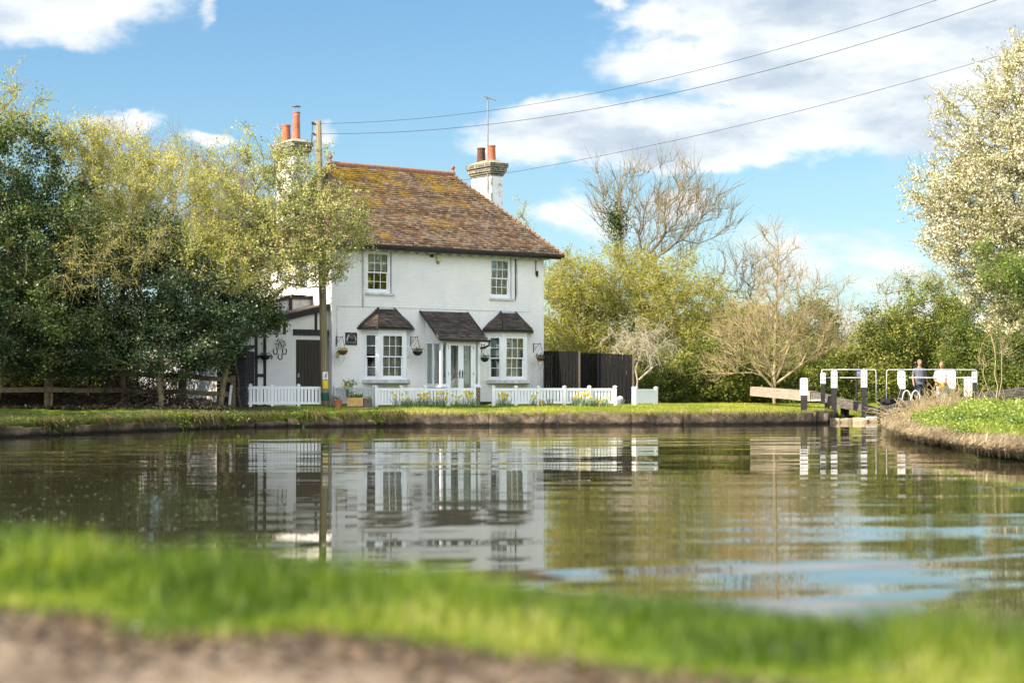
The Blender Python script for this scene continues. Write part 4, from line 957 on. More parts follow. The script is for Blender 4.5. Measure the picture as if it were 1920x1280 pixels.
mb.tube([(cx - .02, cy - .004, zs_(709.5)), (cx + .01, cy - .004, zs_(705)), (cx - .01, cy - .004, zs_(703)), (cx + .02, cy + .004, zs_(699.5))], .010, 5); mb.tube([(cx - .045, cy - .01, zs_(706)), (cx + .04, cy + .014, zs_(702))], .008, 5); mb.tube([(cx - .05, cy - .012, zs_(711)), (cx + .05, cy + .02, zs_(711))], .007, 4); mb.make('figure', 'iron', s1)
curved(zs_(728), zs_(713), .134, R(-20), R(60), 'yellow_sign', 'yellow_plate'); curved(zs_(751), zs_(736), .131, R(-90), R(90), 'green_paint', 'green_band')
WR = []
def wire(name, label, a, b, sag, r, n=60):
    a = Vector(a); b = Vector(b); mb = MB(); pts = [tuple((b - a) * (i / n) + Vector((0, 0, -4 * sag * (i / n) * (1 - i / n)))) for i in range(n + 1)]
    mb.tube(pts, r, 5); o = mb.make(name, 'tar_black', None, a); meta(o, label, 'cable', 'cables running from the pole'); return o
pw = Vector((pb.x, PY, PZ))
a1 = pw + pp(ptop - .08); a2 = pw + pp(ptop - .38)
wire('overhead_cable', 'upper of the two black cables sweeping from the pole top up to the right', a1, at(2100, -125, 35), .93, .006)
wire('overhead_cable', 'lower of the two black cables sweeping from the pole top up to the right', a2, at(2100, -84, 35), .97, .007)
wire('overhead_cable', 'thin lowest cable crossing the cottage roof and right chimney to the right', pw + pp(zs_(372)), at(2150, 18, 40), .62, .006)
wire('stay_wire', 'upper short wire from the pole top down to the left chimney', pw + pp(ptop - .08) + Vector((-.17, -.03, 0)), hw(.5, 2.3, 8.65), .02, .008, 12)
wire('stay_wire', 'lower short wire from the pole down to the left chimney', pw + pp(ptop - .40) + Vector((-.17, -.03, 0)), hw(.5, 2.5, 8.5), .02, .008, 12)

# ================================================================== picket fences
def picket_fence(label, A, B, posts, zt_, seed=0, npk=6, solid_gap=.030, group='white picket fences of the garden', last=True, pw_=.075):
    """A, B world xy ends; posts = fractions along; zt_ = rail top height (world)"""
    A = Vector((*A, 0)); B = Vector((*B, 0)); L = (B - A).length; rz = math.atan2(B.y - A.y, B.x - A.x); g = gz(A.x, A.y)
    o = thing('picket_fence', label, 'fence', (A.x, A.y, g), rz, group); rng = random.Random(seed); top = zt_ - g
    for f in posts:
        mb = MB(); x = f * L; gg = gz(*(A.lerp(B, f)).xy) - g
        mb.box(x - .045, x + .045, -.045, .045, gg - .1, top + .03); mb.box(x - .058, x + .058, -.058, .058, top + .031, top + .05); mb.add([(x - .05, -.05, top + .051), (x + .05, -.05, top + .051), (x + .05, .05, top + .051), (x - .05, .05, top + .051), (x, 0, top + .085)], [(0, 1, 4), (1, 2, 4), (2, 3, 4), (3, 0, 4)])
        mb.make('post', 'white_paint', o)
    for f0, f1 in zip(posts[:-1], posts[1:]):
        x0, x1 = f0 * L + .05, f1 * L - .05; mb = MB(); dz = rng.uniform(-.008, .008); b = .10
        mb.box(x0, x1, -.028, .028, top - .085 + dz, top - .002 + dz); mb.box(x0, x1, -.028, .028, b, b + .07)
        n = max(2, round((x1 - x0) / (pw_ + solid_gap))); st = (x1 - x0) / n
        for k in range(n):
            w_ = st - solid_gap; xx = x0 + st * (k + .5); mb.box(xx - w_ / 2, xx + w_ / 2, -.014, .014, b + .068, top - .084 + dz)
        mb.make('picket_panel', 'white_paint', o)
    return o
def fe(px, Y): return (xt(px, Y), Y)
def fr_(pxs, pa_, Ya, pb_, Yb):   # photo columns -> fractions along the line
    A = Vector(fe(pa_, Ya)); B = Vector(fe(pb_, Yb)); out = []
    for p in pxs:
        k = (p - 960) / FP; d = B - A; t_ = (k * A.y - A.x) / (d.x - k * d.y); out.append(min(1, max(0, t_)))
    return out
def pf(label, pa_, Ya, pb_, Yb, pxs, ytop, **kw):
    return picket_fence(label, fe(pa_, Ya), fe(pb_, Yb), fr_(pxs, pa_, Ya, pb_, Yb), zt(ytop, (Ya + Yb) / 2), **kw)
pf('white picket fence left of the pole, in front of the annex door', 441, 51.4, 606, 51.7, [441, 470, 511, 560, 606], 724, seed=1)
pf('short set back piece of white picket fence behind the wooden planter', 628, 53.6, 702, 52.2, [628, 664, 702], 726.5, seed=2)
pf('white picket fence behind the daffodils, left of the garden gap', 705, 51.9, 889, 53.2, [705, 752, 797, 840, 889], 727, seed=3)
pf('long white picket fence right of the garden gap, up to the black boards', 925, 53.0, 1153, 54.0, [925, 967, 1009, 1058, 1105, 1153], 727, seed=4)
pf('short closed white picket fence piece right of the black boards', 1192, 54.6, 1230, 55.2, [1192, 1230], 729, seed=5, solid_gap=.008, pw_=.10)
pf('narrow white picket return at the side of the black boards', 1187, 56.4, 1192, 54.7, [1187], 729, seed=6)

# black board fence
bf = thing('board_fence', 'tall black stained board fence right of the cottage', 'fence', (xt(1020, 57.5), 57.5, .47))
o0 = Vector(bf.location); rng = random.Random(4)
def bfp(px, Y): return Vector((xt(px, Y), Y, 0)) - Vector((o0.x, o0.y, 0))
segs = [(bfp(1019, 58.4), bfp(1086, 57.2), 657, 660, 57.8), (bfp(1087, 57.2), bfp(1122, 58.2), 661, 662, 57.5), (bfp(1122, 57.3), bfp(1186, 56.6), 662, 665, 57.0)]
for a, b, y0, y1, Y in segs:
    mb = MB(); n = max(2, int((b - a).length / .075)); d = (b - a) / n; U = d.normalized(); N = Vector((U.y, -U.x, 0))
    for k in range(n):
        p = a + d * k; q = p + d - U * .008; h = zt(y0 + (y1 - y0) * k / n, Y) - o0.z + rng.uniform(-.012, .012); off = N * (.02 if k % 2 else 0) + N * rng.uniform(0, .006)
        vs = [p + off, q + off, q + off - N * .02, p + off - N * .02]; mb.add([(v.x, v.y, -.1) for v in vs] + [(v.x, v.y, h) for v in vs], [(4, 5, 6, 7), (0, 1, 5, 4), (1, 2, 6, 5), (2, 3, 7, 6), (3, 0, 4, 7)])
    mb.make('board_panel', 'black_board', bf)
for px, Y, y in ((1086.3, 57.15, 658), (1187, 56.55, 663), (1122, 57.25, 661)):
    p = bfp(px, Y); mb = MB(); mb.box(p.x - .03, p.x + .03, p.y - .05, p.y + .0, -.1, zt(y, Y) - o0.z); mb.make('post', 'old_plank' if px != 1122 else 'black_board', bf)
mb = MB(); a = bfp(1021, 58.2); b = bfp(1034, 58.0)
for i in range(10): z = .15 + i * .17; mb.beam(a + Vector((0, -.06, z)), b + Vector((0, -.06, z)), .02, .02)
for f in (0, .5, 1): p = a.lerp(b, f) + Vector((0, -.075, 0)); mb.beam(p + Vector((0, 0, .1)), p + Vector((0, 0, 1.75)), .02, .02)
mb.make('trellis', 'tar_black', bf)
# small things behind the fence end
p = at(1163, 750, 55.6); tb = thing('garden_tub', 'small pale and mauve tub beside the black boards', 'tub', (p.x, 55.6, .47)); mb = MB(); mb.lathe([(.12, 0), (.16, .2), (.16, .24)], 0, 0, 12); mb.make('pot', 'siding_grey', tb); mb = MB(); mb.ball((0, 0, .28), .10, 10, 6, (1, 1, .7)); mb.make('cover', 'sign_white', tb)

# ================================================================== garden things
p = at(633.5, 0, 51.0); z = gz(p.x, 51.0)
o = thing('flower_pot', 'round terracotta flower pot beside the wooden planter', 'flower pot', (p.x, 51.0, z)); mb = MB(); mb.lathe([(.09, 0), (.125, .22), (.135, .22), (.138, .27), (.12, .27), (.11, .2)], 0, 0, 18, cap=False); mb.make('pot', 'terracotta', o, smooth=False)
mb = MB(); mb.lathe([(.001, .235), (.118, .24)], 0, 0, 12, cap=False); mb.make('soil', 'soil', o); rg = np.random.default_rng(3); link('plant', rand_leaves(np.stack([rg.normal(0, .05, 60), rg.normal(0, .05, 60), .28 + np.abs(rg.normal(0, .04, 60))], 1), .05, rg, rg.random(60)), 'leaf_dark', o)
p = at(622, 0, 51.2); o = thing('garden_ornament', 'curved dark stone animal ornament beside the utility pole', 'ornament', (p.x, 51.2, gz(p.x, 51.2)))
mb = MB(); mb.tube([(-.02, 0, -.02), (-.03, 0, .15), (-.01, 0, .27), (.04, -.02, .34), (.11, -.03, .33), (.15, -.03, .30)], [.07, .055, .045, .055, .05, .025], 10); mb.ball((.03, -.02, .38), .028, 7, 5); mb.tube([(.0, 0, .0), (.06, -.01, .02)], [.06, .04], 8); mb.make('figure', 'stone_grey', o, smooth=True)
a = at(651, 0, 50.9); b = at(696, 0, 50.9); z = gz(a.x, 50.9); L = b.x - a.x; o = thing('wooden_planter', 'orange wooden trough planter standing on a flat stone in front of the fence', 'planter', (a.x, 50.9, z + .05))
mb = MB(); s = L * .66; mb.box(0, s, 0, .03, .04, .30); mb.box(0, s, .30, .33, .04, .30); mb.box(.001, .03, .031, .299, .04, .30); mb.box(s - .03, s - .001, .031, .299, .04, .30); mb.box(.03, s - .03, .03, .3, .05, .07); mb.make('box', 'planter_wood', o)
mb = MB(); mb.box(.03, s - .03, .031, .299, .22, .25); mb.make('soil', 'soil', o)
mb = MB(); [mb.box(x, x + .05, .02, .3, 0, .038) for x in (.03, s - .08)]; mb.make('foot', 'old_plank', o)
P = np.stack([rg.uniform(.05, s - .02, 260), .16 + rg.normal(0, .07, 260), .28 + np.abs(rg.normal(0, .07, 260))], 1); link('plant', rand_leaves(P, .07, rg, rg.random(260)), 'leaf_dark', o)
o2 = thing('wooden_planter', 'dull grey brown planter box at the right of the orange one', 'planter', (a.x + s + .02, 50.92, z + .05)); s2 = L - s - .02
mb = MB(); mb.box(0, s2, 0, .02, 0, .26); mb.box(0, s2, .26, .28, 0, .26); mb.box(.001, .02, .021, .259, 0, .26); mb.box(s2 - .02, s2 - .001, .021, .259, 0, .26); mb.make('box', 'old_plank', o2)
mb = MB(); mb.box(.02, s2 - .02, .021, .259, .2, .22); mb.make('soil', 'soil', o2)
P = np.stack([rg.uniform(.03, s2, 90), .14 + rg.normal(0, .06, 90), .24 + np.abs(rg.normal(0, .05, 90))], 1); link('plant', rand_leaves(P, .06, rg, rg.random(90)), 'leaf_pear', o2)
mb = MB(); mb.prism([(-.12, -.05), (L + .12, -.06), (L + .15, .4), (-.1, .4)], -.02, .05); meta(mb.make('paving_slab', 'lock_stone', None, (a.x, 50.9, z)), 'pale flat slab under the planters', 'slab')
p = at(657, 718, 53.2); o = thing('potted_plant', 'spiky green plant in a tall pot behind the short fence piece', 'plant', (p.x, 53.2, .47)); mb = MB(); mb.lathe([(.10, 0), (.14, .55), (.15, .58)], 0, 0, 14); mb.make('pot', 'stone_grey', o)
P = np.stack([rg.normal(0, .14, 120), rg.normal(0, .08, 120), .72 + rg.normal(0, .06, 120)], 1); link('plant', rand_leaves(P, .13, rg, rg.random(120), .35), 'leaf_pear', o)

# daffodils
def daffs(label, px0, px1, Y, n, seed, h=(.28, .50), nl=60, spread=.12):
    rng = np.random.default_rng(seed); x0, x1 = xt(px0, Y), xt(px1, Y); cx = (x0 + x1) / 2; z = gz(cx, Y)
    o = thing('daffodil_clump', label, 'daffodils', (cx, Y, z), 0, 'daffodils in front of the fence'); w_ = (x1 - x0) / 2
    P = np.stack([rng.uniform(-w_, w_, nl), rng.normal(0, spread, nl), np.zeros(nl)], 1)
    link('leaves', blades(P, rng.uniform(.18, .38, nl), .022, rng, rng.random(nl), .5), 'daffodil_leaf', o)
    mb = MB(); V = []; F = []; T = []
    for k in range(n):
        x, y, hh = rng.uniform(-w_, w_), rng.normal(0, spread), rng.uniform(*h); tx = x + rng.normal(0, .03)
        mb.tube([(x, y, 0), (tx, y, hh)], .005, 4); c = np.array([tx, y - .03, hh]); n_ = np.array([rng.normal(0, .5), -1, rng.normal(.1, .3)]); n_ /= np.linalg.norm(n_)
        u_ = np.cross(n_, [0, 0, 1.]); u_ /= np.linalg.norm(u_); w2 = np.cross(u_, n_)
        for q in range(6):
            a_ = q * math.pi / 3; d = u_ * math.cos(a_) + w2 * math.sin(a_); e = np.cross(d, n_); i = len(V)
            V += [c, c + d * .030 + e * .018, c + d * .055 - n_ * .008, c + d * .030 - e * .018]; F.append((i, i + 1, i + 2, i + 3)); T.append(.8)
        for q in range(6):
            a_ = q * math.pi / 3; b_ = a_ + math.pi / 3; i = len(V); d1 = u_ * math.cos(a_) + w2 * math.sin(a_); d2 = u_ * math.cos(b_) + w2 * math.sin(b_)
            V += [c + d1 * .012, c + d2 * .012, c + d2 * .022 + n_ * .035, c + d1 * .022 + n_ * .035]; F.append((i, i + 1, i + 2, i + 3)); T.append(.1)
    mb.make('stem', 'green_stem', o) if False else mb.make('stem', 'leaf_fresh', o)
    if n: link('flowers', raw('flowers', V, F, tone=T), 'daffodil_petal', o)
daffs('single pair of daffodils in front of the fence right of the planters', 738, 748, 51.6, 4, 1, nl=25)
daffs('dense leafy daffodil clump with few flowers at the fence, below the left bay', 752, 778, 51.5, 5, 2, nl=150)
daffs('daffodils with many yellow flowers left of the porch door line', 779, 806, 51.7, 15, 3, nl=130)
daffs('daffodils with yellow flowers below the porch side window', 808, 838, 51.8, 14, 4, nl=110)
daffs('pale sparse daffodils below the double doors', 846, 872, 52.2, 5, 5, (.2, .4), 50)
daffs('daffodils beside the brick porch corner, left edge of the garden gap', 872, 900, 52.2, 11, 6, nl=70)
daffs('daffodils at the left end of the long fence, right of the gap', 930, 958, 52.5, 16, 7, nl=60)
daffs('few daffodils in front of the second fence panel right of the gap', 994, 1006, 52.7, 5, 8, nl=30)
daffs('low small daffodils between the fence posts below the right cottage corner', 1010, 1036, 52.7, 6, 9, (.08, .22), 50)
daffs('bushy daffodils in front of the black boards', 1072, 1112, 53.2, 15, 10, nl=190)
daffs('daffodils at the right end of the long fence', 1114, 1142, 53.3, 6, 11, (.12, .36), 90)

# ================================================================== left outbuildings and rail fence
gx0, gx1 = xt(403, 50.6), xt(465, 51.4); o = thing('timber_shed', 'low dark timber shed with horizontal boards left of the annex', 'shed', (gx0, 50.9, .47))
mb = MB(); h = zt(657, 51) - .47; n = 14
for k in range(n): z = k * h / n; mb.box(0, gx1 - gx0, .0 + .008 * (k % 2), 1.9, z, z + h / n - .006)
mb.make('wall', 'siding_dark', o); mb = MB(); mb.add([(-.15, -.15, h - .02), (gx1 - gx0 + .06, -.15, h - .02), (gx1 - gx0 + .06, 2.0, h + .15), (-.15, 2.0, h + .15), (-.15, -.15, h + .05), (gx1 - gx0 + .06, -.15, h + .05), (gx1 - gx0 + .06, 2.0, h + .22), (-.15, 2.0, h + .22)], [(3, 2, 1, 0), (4, 5, 6, 7), (0, 1, 5, 4), (1, 2, 6, 5), (2, 3, 7, 6), (3, 0, 4, 7)]); mb.make('roof', 'black_timber', o)
a, b = xt(352, 56), xt(398, 56); o = thing('garden_shed', 'grey blue boarded shed seen behind the rail fence', 'shed', (a, 56, .5))
mb = MB(); h = zt(700, 56) - .5
for k in range(8): mb.box(0, b - a, .01 * (k % 2), 2, k * h / 8, (k + 1) * h / 8 - .008)
mb.make('wall', 'siding_grey', o); mb = MB(); mb.box(-.1, b - a + .1, -.1, 2.1, h, h + .08); mb.make('roof', 'siding_dark', o)
a, b = xt(262, 57), xt(346, 57); o = thing('garden_wall', 'sunlit white wall seen through the bushes behind the rail fence', 'wall', (a, 57, .5))
mb = MB(); mb.box(0, b - a, 0, .2, -.2, zt(655, 57) - .5); mb.make('wall', 'white_paint', o)
mb = MB(); x0, x1, z0, z1 = xt(318, 57) - a, xt(340, 57) - a, zt(731, 57) - .5, zt(706, 57) - .5
for k in range(-5, 7):
    for sg in (1, -1):
        pts = [];  xa = x0 + k * .11
        for t_ in np.linspace(0, 1, 13):
            x = xa + sg * t_ * (z1 - z0) * .8 + (0 if sg == 1 else .3); z = z0 + t_ * (z1 - z0)
            if x0 <= x <= x1: pts.append((x, -.03, z))
        if len(pts) > 1: mb.tube([pts[0], pts[-1]], .010, 4)
mb.beam((x0, -.03, z1 + .03), (x1, -.03, z1 + .03), .03, .06); mb.beam((x0, -.03, z0 - .03), (x1, -.03, z0 - .03), .03, .05); mb.make('lattice', 'rail_wood', o)

rf = thing('rail_fence', 'weathered timber post and rail fence under the trees at the left', 'fence', (xt(437, 50.2), 50.2, .45))
o0 = Vector(rf.location); fpts = [(437, 50.2, 765), (342, 49.6, 762), (232, 49.0, 762), (88, 48.0, 765), (-70, 47.0, 768)]
for i, (px, Y, yb) in enumerate(fpts):
    x = xt(px, Y) - o0.x; y = Y - o0.y; zt_ = zt((704, 697, 694, 694, 694)[i], Y) - o0.z; wd = .065 if i != 1 else .11
    mb = MB(); mb.box(x - wd, x + wd, y - .06, y + .06, -.15, zt_); mb.make('post', 'rail_wood', rf)
for i in range(4):
    for (ya, yb_) in (((712, 704), (704, 700), (700, 699), (699, 698))[i], ((739, 734), (734, 732), (731, 730), (730, 729))[i]):
        a, b = fpts[i], fpts[i + 1]; A = Vector((xt(a[0], a[1]) - o0.x, a[1] - o0.y - .08, zt(ya, a[1]) - o0.z)); B = Vector((xt(b[0], b[1]) - o0.x, b[1] - o0.y - .08, zt(yb_, b[1]) - o0.z))
        m_ = (A + B) / 2 + Vector((0, 0, -.02)); mb = MB(); mb.beam(A + (A - B).normalized() * .06, m_, .04, .14); mb.beam(m_, B, .04, .14); mb.make('rail', 'rail_wood', rf)
a, b = at(434, 722, 50.0), at(429, 765, 50.0); mb = MB(); mb.beam((a.x, 50.0, a.z), (b.x, 50.0, b.z - .1), .07, .03); meta(mb.make('leaning_board', 'weathered_white'), 'white board leaning on the end post of the rail fence', 'board')
mb = MB(); a, b = at(302, 705, 50.6), at(284, 756, 50.6); mb.beam(a, b, .05, .06); meta(mb.make('leaning_stake', 'rail_wood'), 'slanting wooden stake in front of the white garden wall', 'stake')

# ================================================================== canal wall
cw = thing('canal_wall', 'low stone canal wall with mossy coping along the far bank', 'wall', (0, 49, .0)); rng = np.random.default_rng(8)
path = np.array(far_edge)[2:13]
def noisy_block(name, A, B, dep, z0, z1, m, parent, seed, amp=.02, o0=Vector((0, 49, 0))):
    rg = np.random.default_rng(seed); A = np.array(A, float); B = np.array(B, float); d = B - A; L = np.linalg.norm(d); d /= L; nrm = np.array([-d[1], d[0]])
    nx = max(3, int(L / .12)); prof = [(0.0, z0), (-.015, z0 + (z1 - z0) * .35), (0.01, z0 + (z1 - z0) * .62), (-.02, z1 - .05), (.02, z1), (dep * .5, z1 + .01), (dep, z1 - .02)]
    V = []; 
    for i in range(nx + 1):
        e = .03 if i in (0, nx) else 0
        for j, (dd, z) in enumerate(prof):
            q = A + d * L * i / nx + nrm * (dd + e + rg.normal(0, amp * .6)); V.append((q[0] - o0.x, q[1] - o0.y, z + rg.normal(0, amp * .45)))
    k = len(prof); F = [(i * k + j, (i + 1) * k + j, (i + 1) * k + j + 1, i * k + j + 1) for i in range(nx) for j in range(k - 1)]
    me = raw(name, V, F); return link(name, me, m, parent)
s_i = 0
for (a, b) in zip(path[:-1], path[1:]):
    L = np.linalg.norm(b - a); t0 = 0
    while t0 < L - .2:
        w_ = rng.uniform(1.0, 2.6); t1 = min(L, t0 + w_)
        if L - t1 < .5: t1 = L
        A = a + (b - a) * (t0 + .006) / L; B = a + (b - a) * (t1 - .006) / L; s_i += 1
        top = .385 + rng.normal(0, .012) if A[0] > -4 else .20 + rng.normal(0, .02)
        noisy_block('coping_stone', A, B, .52, -.35, top, 'canal_stone', cw, s_i, .022); t0 = t1

# ================================================================== LOCK
def cap_post(name, label, px, ytop, ycap, ybot, Y, w_, d_=.24, chamfer=0, group='black and white timber posts of the lock', rz=-.18, tilt=0, bolts=2):
    p = at(px, 0, Y); zb = zt(ybot, Y); o = thing(name, label, 'post', (p.x, Y, zb), rz, group)
    zc = zt(ycap, Y) - zb; ztp = zt(ytop, Y) - zb; h = w_ / 2; k = h * .82
    mb = MB(); mb.prism([(-k, -d_ / 2), (k, -d_ / 2), (k, d_ / 2), (-k, d_ / 2)], 0, zc); mb.make('shaft', 'tar_black', o)
    mb = MB(); c = .035
    vs = []; zl = [zc + .001, ztp - .05, ztp]
    low = [(-h if chamfer <= 0 else -h, chamfer if chamfer > 0 else 0), (h, -chamfer if chamfer < 0 else 0)]
    bz = [zc + max(0, chamfer), zc + max(0, -chamfer)]
    y0, y1 = -d_ / 2 - .012, d_ / 2 + .012
    poly = [(-h, zc + (.16 if chamfer else 0)), (-h * .35 if chamfer else -h + .001, zc), (h, zc + .001), (h, ztp - .05), (h - c, ztp), (-h + c, ztp), (-h, ztp - .05)]
    n = len(poly); vs = [(x, y0, z) for x, z in poly] + [(x, y1, z) for x, z in poly]
    mb.add(vs, [tuple(range(n)), tuple(range(2 * n - 1, n - 1, -1))] + [(i + n, (i + 1) % n + n, (i + 1) % n, i) for i in range(n)])
    mb.make('painted_cap', 'weathered_white', o)
    mb = MB()
    for x in (-h * .45, h * .45):
        for f in ([.25, .62] if bolts == 2 else [.2, .45, .7, .9]): mb.ball((x, y0 - .004, zc + (ztp - zc) * f + .03), .017, 7, 4)
    mb.make('bolt', 'iron', o); return o
cap_post('lock_post', 'leftmost black and white post, standing at the canal wall across the pale balance beam', 1507.5, 708, 741, 796, 51.6, .24, .22)
cap_post('lock_post', 'slim black and white post at the dark beam end, left of the paired gate posts', 1543, 698, 719, 757, 54.6, .17, .2)
cap_post('lock_post', 'black and white post standing left in the left lock gate', 1564, 694, 727, 785, 53.6, .20, .28)
cap_post('lock_post', 'black and white post in the left lock gate, right beside the blue sign', 1620, 693, 726, 784, 53.4, .19, .28)
cap_post('lock_post', 'black and white post with slanted cap foot behind the white hoops', 1690, 695, 729, 770, 54.4, .24, .22, .1)
cap_post('lock_post', 'black and white post with slanted cap foot beside the person in white', 1784, 694, 729, 762, 54.0, .25, .22, .1)
cap_post('lock_post', 'lower front black and white post near the right end of the handrail', 1815, 706, 743, 772, 52.6, .23, .24, 0, bolts=4)
cap_post('lock_post', 'rear black and white post at the right end of the handrail', 1827, 696, 717, 760, 55.0, .155, .2)
# handrails
def rail(label, x0, x1, yt, yb, Y, mids, ymid):
    p = at(x0, yb, Y); o = thing('handrail', label, 'handrail', p, 0, 'white tubular handrails over the lock gates'); r = .022
    q = lambda px, py, dY=0: Vector((xt(px, Y) - p.x, dY, zt(py, Y) - p.z))
    mb = MB(); c = 4; mb.tube([q(x0, yb), q(x0 + .5, yt + c + 8), q(x0 + .6, yt + c), q(x0 + 1.4, yt + 1.2), q(x0 + c, yt), q((x0 + x1) / 2, yt - .3), q(x1 - c, yt), q(x1 - 1.4, yt + 1.2), q(x1 - .4, yt + c), q(x1, yb)], r * .72, 8); mb.make('tube', 'weathered_white', o, smooth=True)
    for a, b in mids: mb = MB(); mb.tube([q(a, ymid, -.05), q(b, ymid, -.05)], .019, 8); mb.make('mid_rail', 'weathered_white', o)
    return o
rail('left white handrail over the lock gate, beside the blue sign', 1540, 1643, 693, 752, 54.8, [(1548, 1556), (1574, 1616)], 708)
rail('right white handrail in front of the two people', 1662, 1832, 693, 757, 55.2, [(1704, 1777), (1792, 1810)], 708)
for x0, ym, lab in ((1704, 709, 'l'),): pass
p = at(1697, 752, 54.2); o = thing('hoop_rail', 'low white curved hoops beside the right lock gate', 'hoops', p); s = 54.2 / FP
for k, x in enumerate((0, 17)):
    mb = MB(); pts = [((x - 5 + 8 * (1 - math.cos(a)) ) * s, 0, (20 * math.sin(a) ** .8 if math.sin(a) > 0 else 0) * s) for a in np.linspace(0.0, math.pi, 13)]; mb.tube(pts, .021, 8); mb.make('hoop', 'weathered_white', o, smooth=True)
# gates
def gate(label, pts, w_, cols, seed, planks=None):
    p0 = Vector(pts[0]); o = thing('lock_gate', label, 'lock gate', p0, 0, 'wooden lock gates')
    return o, p0
mitre = at(1647, 774, 53.6); hl = at(1541, 747, 55.6); bl = at(1414, 733, 59.0); hr = at(1818, 751, 53.4); br = at(1990, 728, 55.6)
g1 = thing('lock_gate', 'left lock gate with long pale balance beam and weathered dark top beam', 'lock gate', hl, 0, 'wooden lock gates')
mb = MB(); mb.beam(bl - hl, at(1527, 743, 56.0) - hl, .34, .31, w2=.36, h2=.33); mb.make('balance_beam', 'beam_pale', g1)
mb = MB(); mb.beam(at(1528, 742, 55.9) - hl + Vector((0, .05, 0)), at(1562, 749, 54.9) - hl, .28, .24); mb.make('beam_tenon', 'beam_dark', g1)
mb = MB(); mb.beam(at(1556, 751, 54.9) - hl, at(1622, 764, 54.1) - hl, .32, .29); mb.make('top_beam', 'beam_dark', g1)
mb = MB(); mb.beam(at(1612, 763, 53.9) - hl, mitre - hl, .30, .28); mb.make('beam_end', 'beam_dark', g1)
mb = MB(); a = at(1520, 750, 55.4) - hl; b = at(1549, 749.5, 55.3) - hl; mb.beam(a, b, .5, .05); mb.make('walk_board', 'weathered_white', g1)
mb = MB()
for (px, Y) in ((1551, 55.2), (1581, 54.8), (1587, 54.8)): a = at(px, 755, Y); mb.beam(a - hl, Vector((a.x, a.y, -.3)) - hl, .14, .16)
mb.make('gate_stile', 'tar_black', g1)
mb = MB(); n = 9; A = at(1552, 771, 55.4); B = at(1643, 785, 54.2)
for k in range(n):
    p = A.lerp(B, (k + .5) / n); w_ = (B - A).length / n - .015; d = (B - A).normalized() * w_ / 2; zt1 = p.z
    if k in (2, 3, 5, 6): zt1 -= .22
    mb.beam(Vector((p.x, p.y + .1, -.5)) - hl, Vector((p.x, p.y + .1, zt1)) - hl, w_, .06)
mb.make('gate_planking', 'tar_black', g1)
g2 = thing('lock_gate', 'right lock gate with dark grey beam running behind the dry stems', 'lock gate', hr, 0, 'wooden lock gates')
mb = MB(); mb.beam(at(1649, 774, 53.6) - hr, at(1692, 762, 53.9) - hr, .30, .30); mb.beam(at(1695, 760, 54.0) - hr, at(1800, 752, 53.9) - hr, .28, .30); mb.make('top_beam', 'beam_dark', g2)
mb = MB(); mb.beam(at(1833, 744, 55) - hr, br - hr, .32, .26, w2=.34, h2=.34); mb.make('balance_beam', 'beam_dark', g2)
mb = MB(); mb.beam(at(1660, 752, 54.4) - hr, at(1688, 749, 54.8) - hr, .4, .14); mb.beam(at(1650, 757, 54.4) - hr, at(1672, 754, 54.6) - hr, .2, .12); mb.make('gate_head', 'tar_black', g2)
mb = MB(); n = 14; A = at(1652, 784, 54.0); B = at(1812, 768, 54.6)
for k in range(n):
    p = A.lerp(B, (k + .5) / n); w_ = (B - A).length / n - .015; mb.beam(Vector((p.x, p.y + .1, -.5)) - hr, Vector((p.x, p.y + .1, p.z)) - hr, w_, .06)
mb.make('gate_planking', 'tar_black', g2)
mb = MB(); mb.beam(at(1834, 754.5, 54) , at(1872, 754.5, 54.4), .3, .07); meta(mb.make('sill_board', 'weathered_white'), 'pale flat board at the foot of the right balance beam', 'board')
# masonry of the lock entrance
lw = thing('lock_wall', 'pale rounded stone footing in the water under the left lock gate', 'wall', (10.4, 53.2, 0))
for k, (xa, xb, Y, z1) in enumerate(((1556, 1574, 52.9, .14), (1573, 1600, 53.3, .13), (1599, 1626, 53.2, .14), (1625, 1646, 53.3, .10))):
    noisy_block('stone', (xt(xa, Y), Y), (xt(xb, Y), Y), .9, -.4, z1, 'lock_stone', lw, 300 + k, .03, Vector((10.4, 53.2, 0)))
lb = thing('landing_stones', 'dark stone blocks with gaps at the right end of the canal wall', 'stones', (9.2, 51.2, 0))
for k, (xa, xb, Y) in enumerate(((1482, 1500, 51.0), (1513, 1530, 51.3), (1531, 1553, 51.8))):
    noisy_block('stone', (xt(xa, Y), Y), (xt(xb, Y), Y), .6, -.4, .36, 'canal_stone', lb, 400 + k, .03, Vector((9.2, 51.2, 0)))
p = at(1636, 783, 53.0); mb = MB(); mb.box(-.18, .14, 0, .12, 0, .09); [mb.box(x - .02, x + .02, -.01, 0, .03, .07) for x in (-.1, .05)]; meta(mb.make('concrete_block', 'weathered_white', None, (p.x, 53.0, zt(786, 53.0))), 'small white block with holes beside the water at the lock', 'block')
# blue sign on a pole
p = at(1606, 760, 59); o = thing('information_sign', 'small blue sign on a dark pole behind the left lock gate', 'sign', (p.x, 59, gz(p.x, 59)))
mb = MB(); mb.tube([(0, 0, -.2), (0, 0, zt(681, 59) - o.location.z)], .045, 8); mb.make('pole', 'tar_black', o)
mb = MB(); z1, z0 = zt(694, 59) - o.location.z, zt(706, 59) - o.location.z; mb.box(-.02, .19, -.07, -.05, z0, z1); bs = mb.make('sign_plate', 'blue_metal', o)
mb = MB(); [mb.box(.0, .15 - .02 * (k % 2), -.074, -.071, z0 + .03 + k * .045, z0 + .042 + k * .045) for k in range(4)]; mb.make('text_line', 'sign_white', bs)

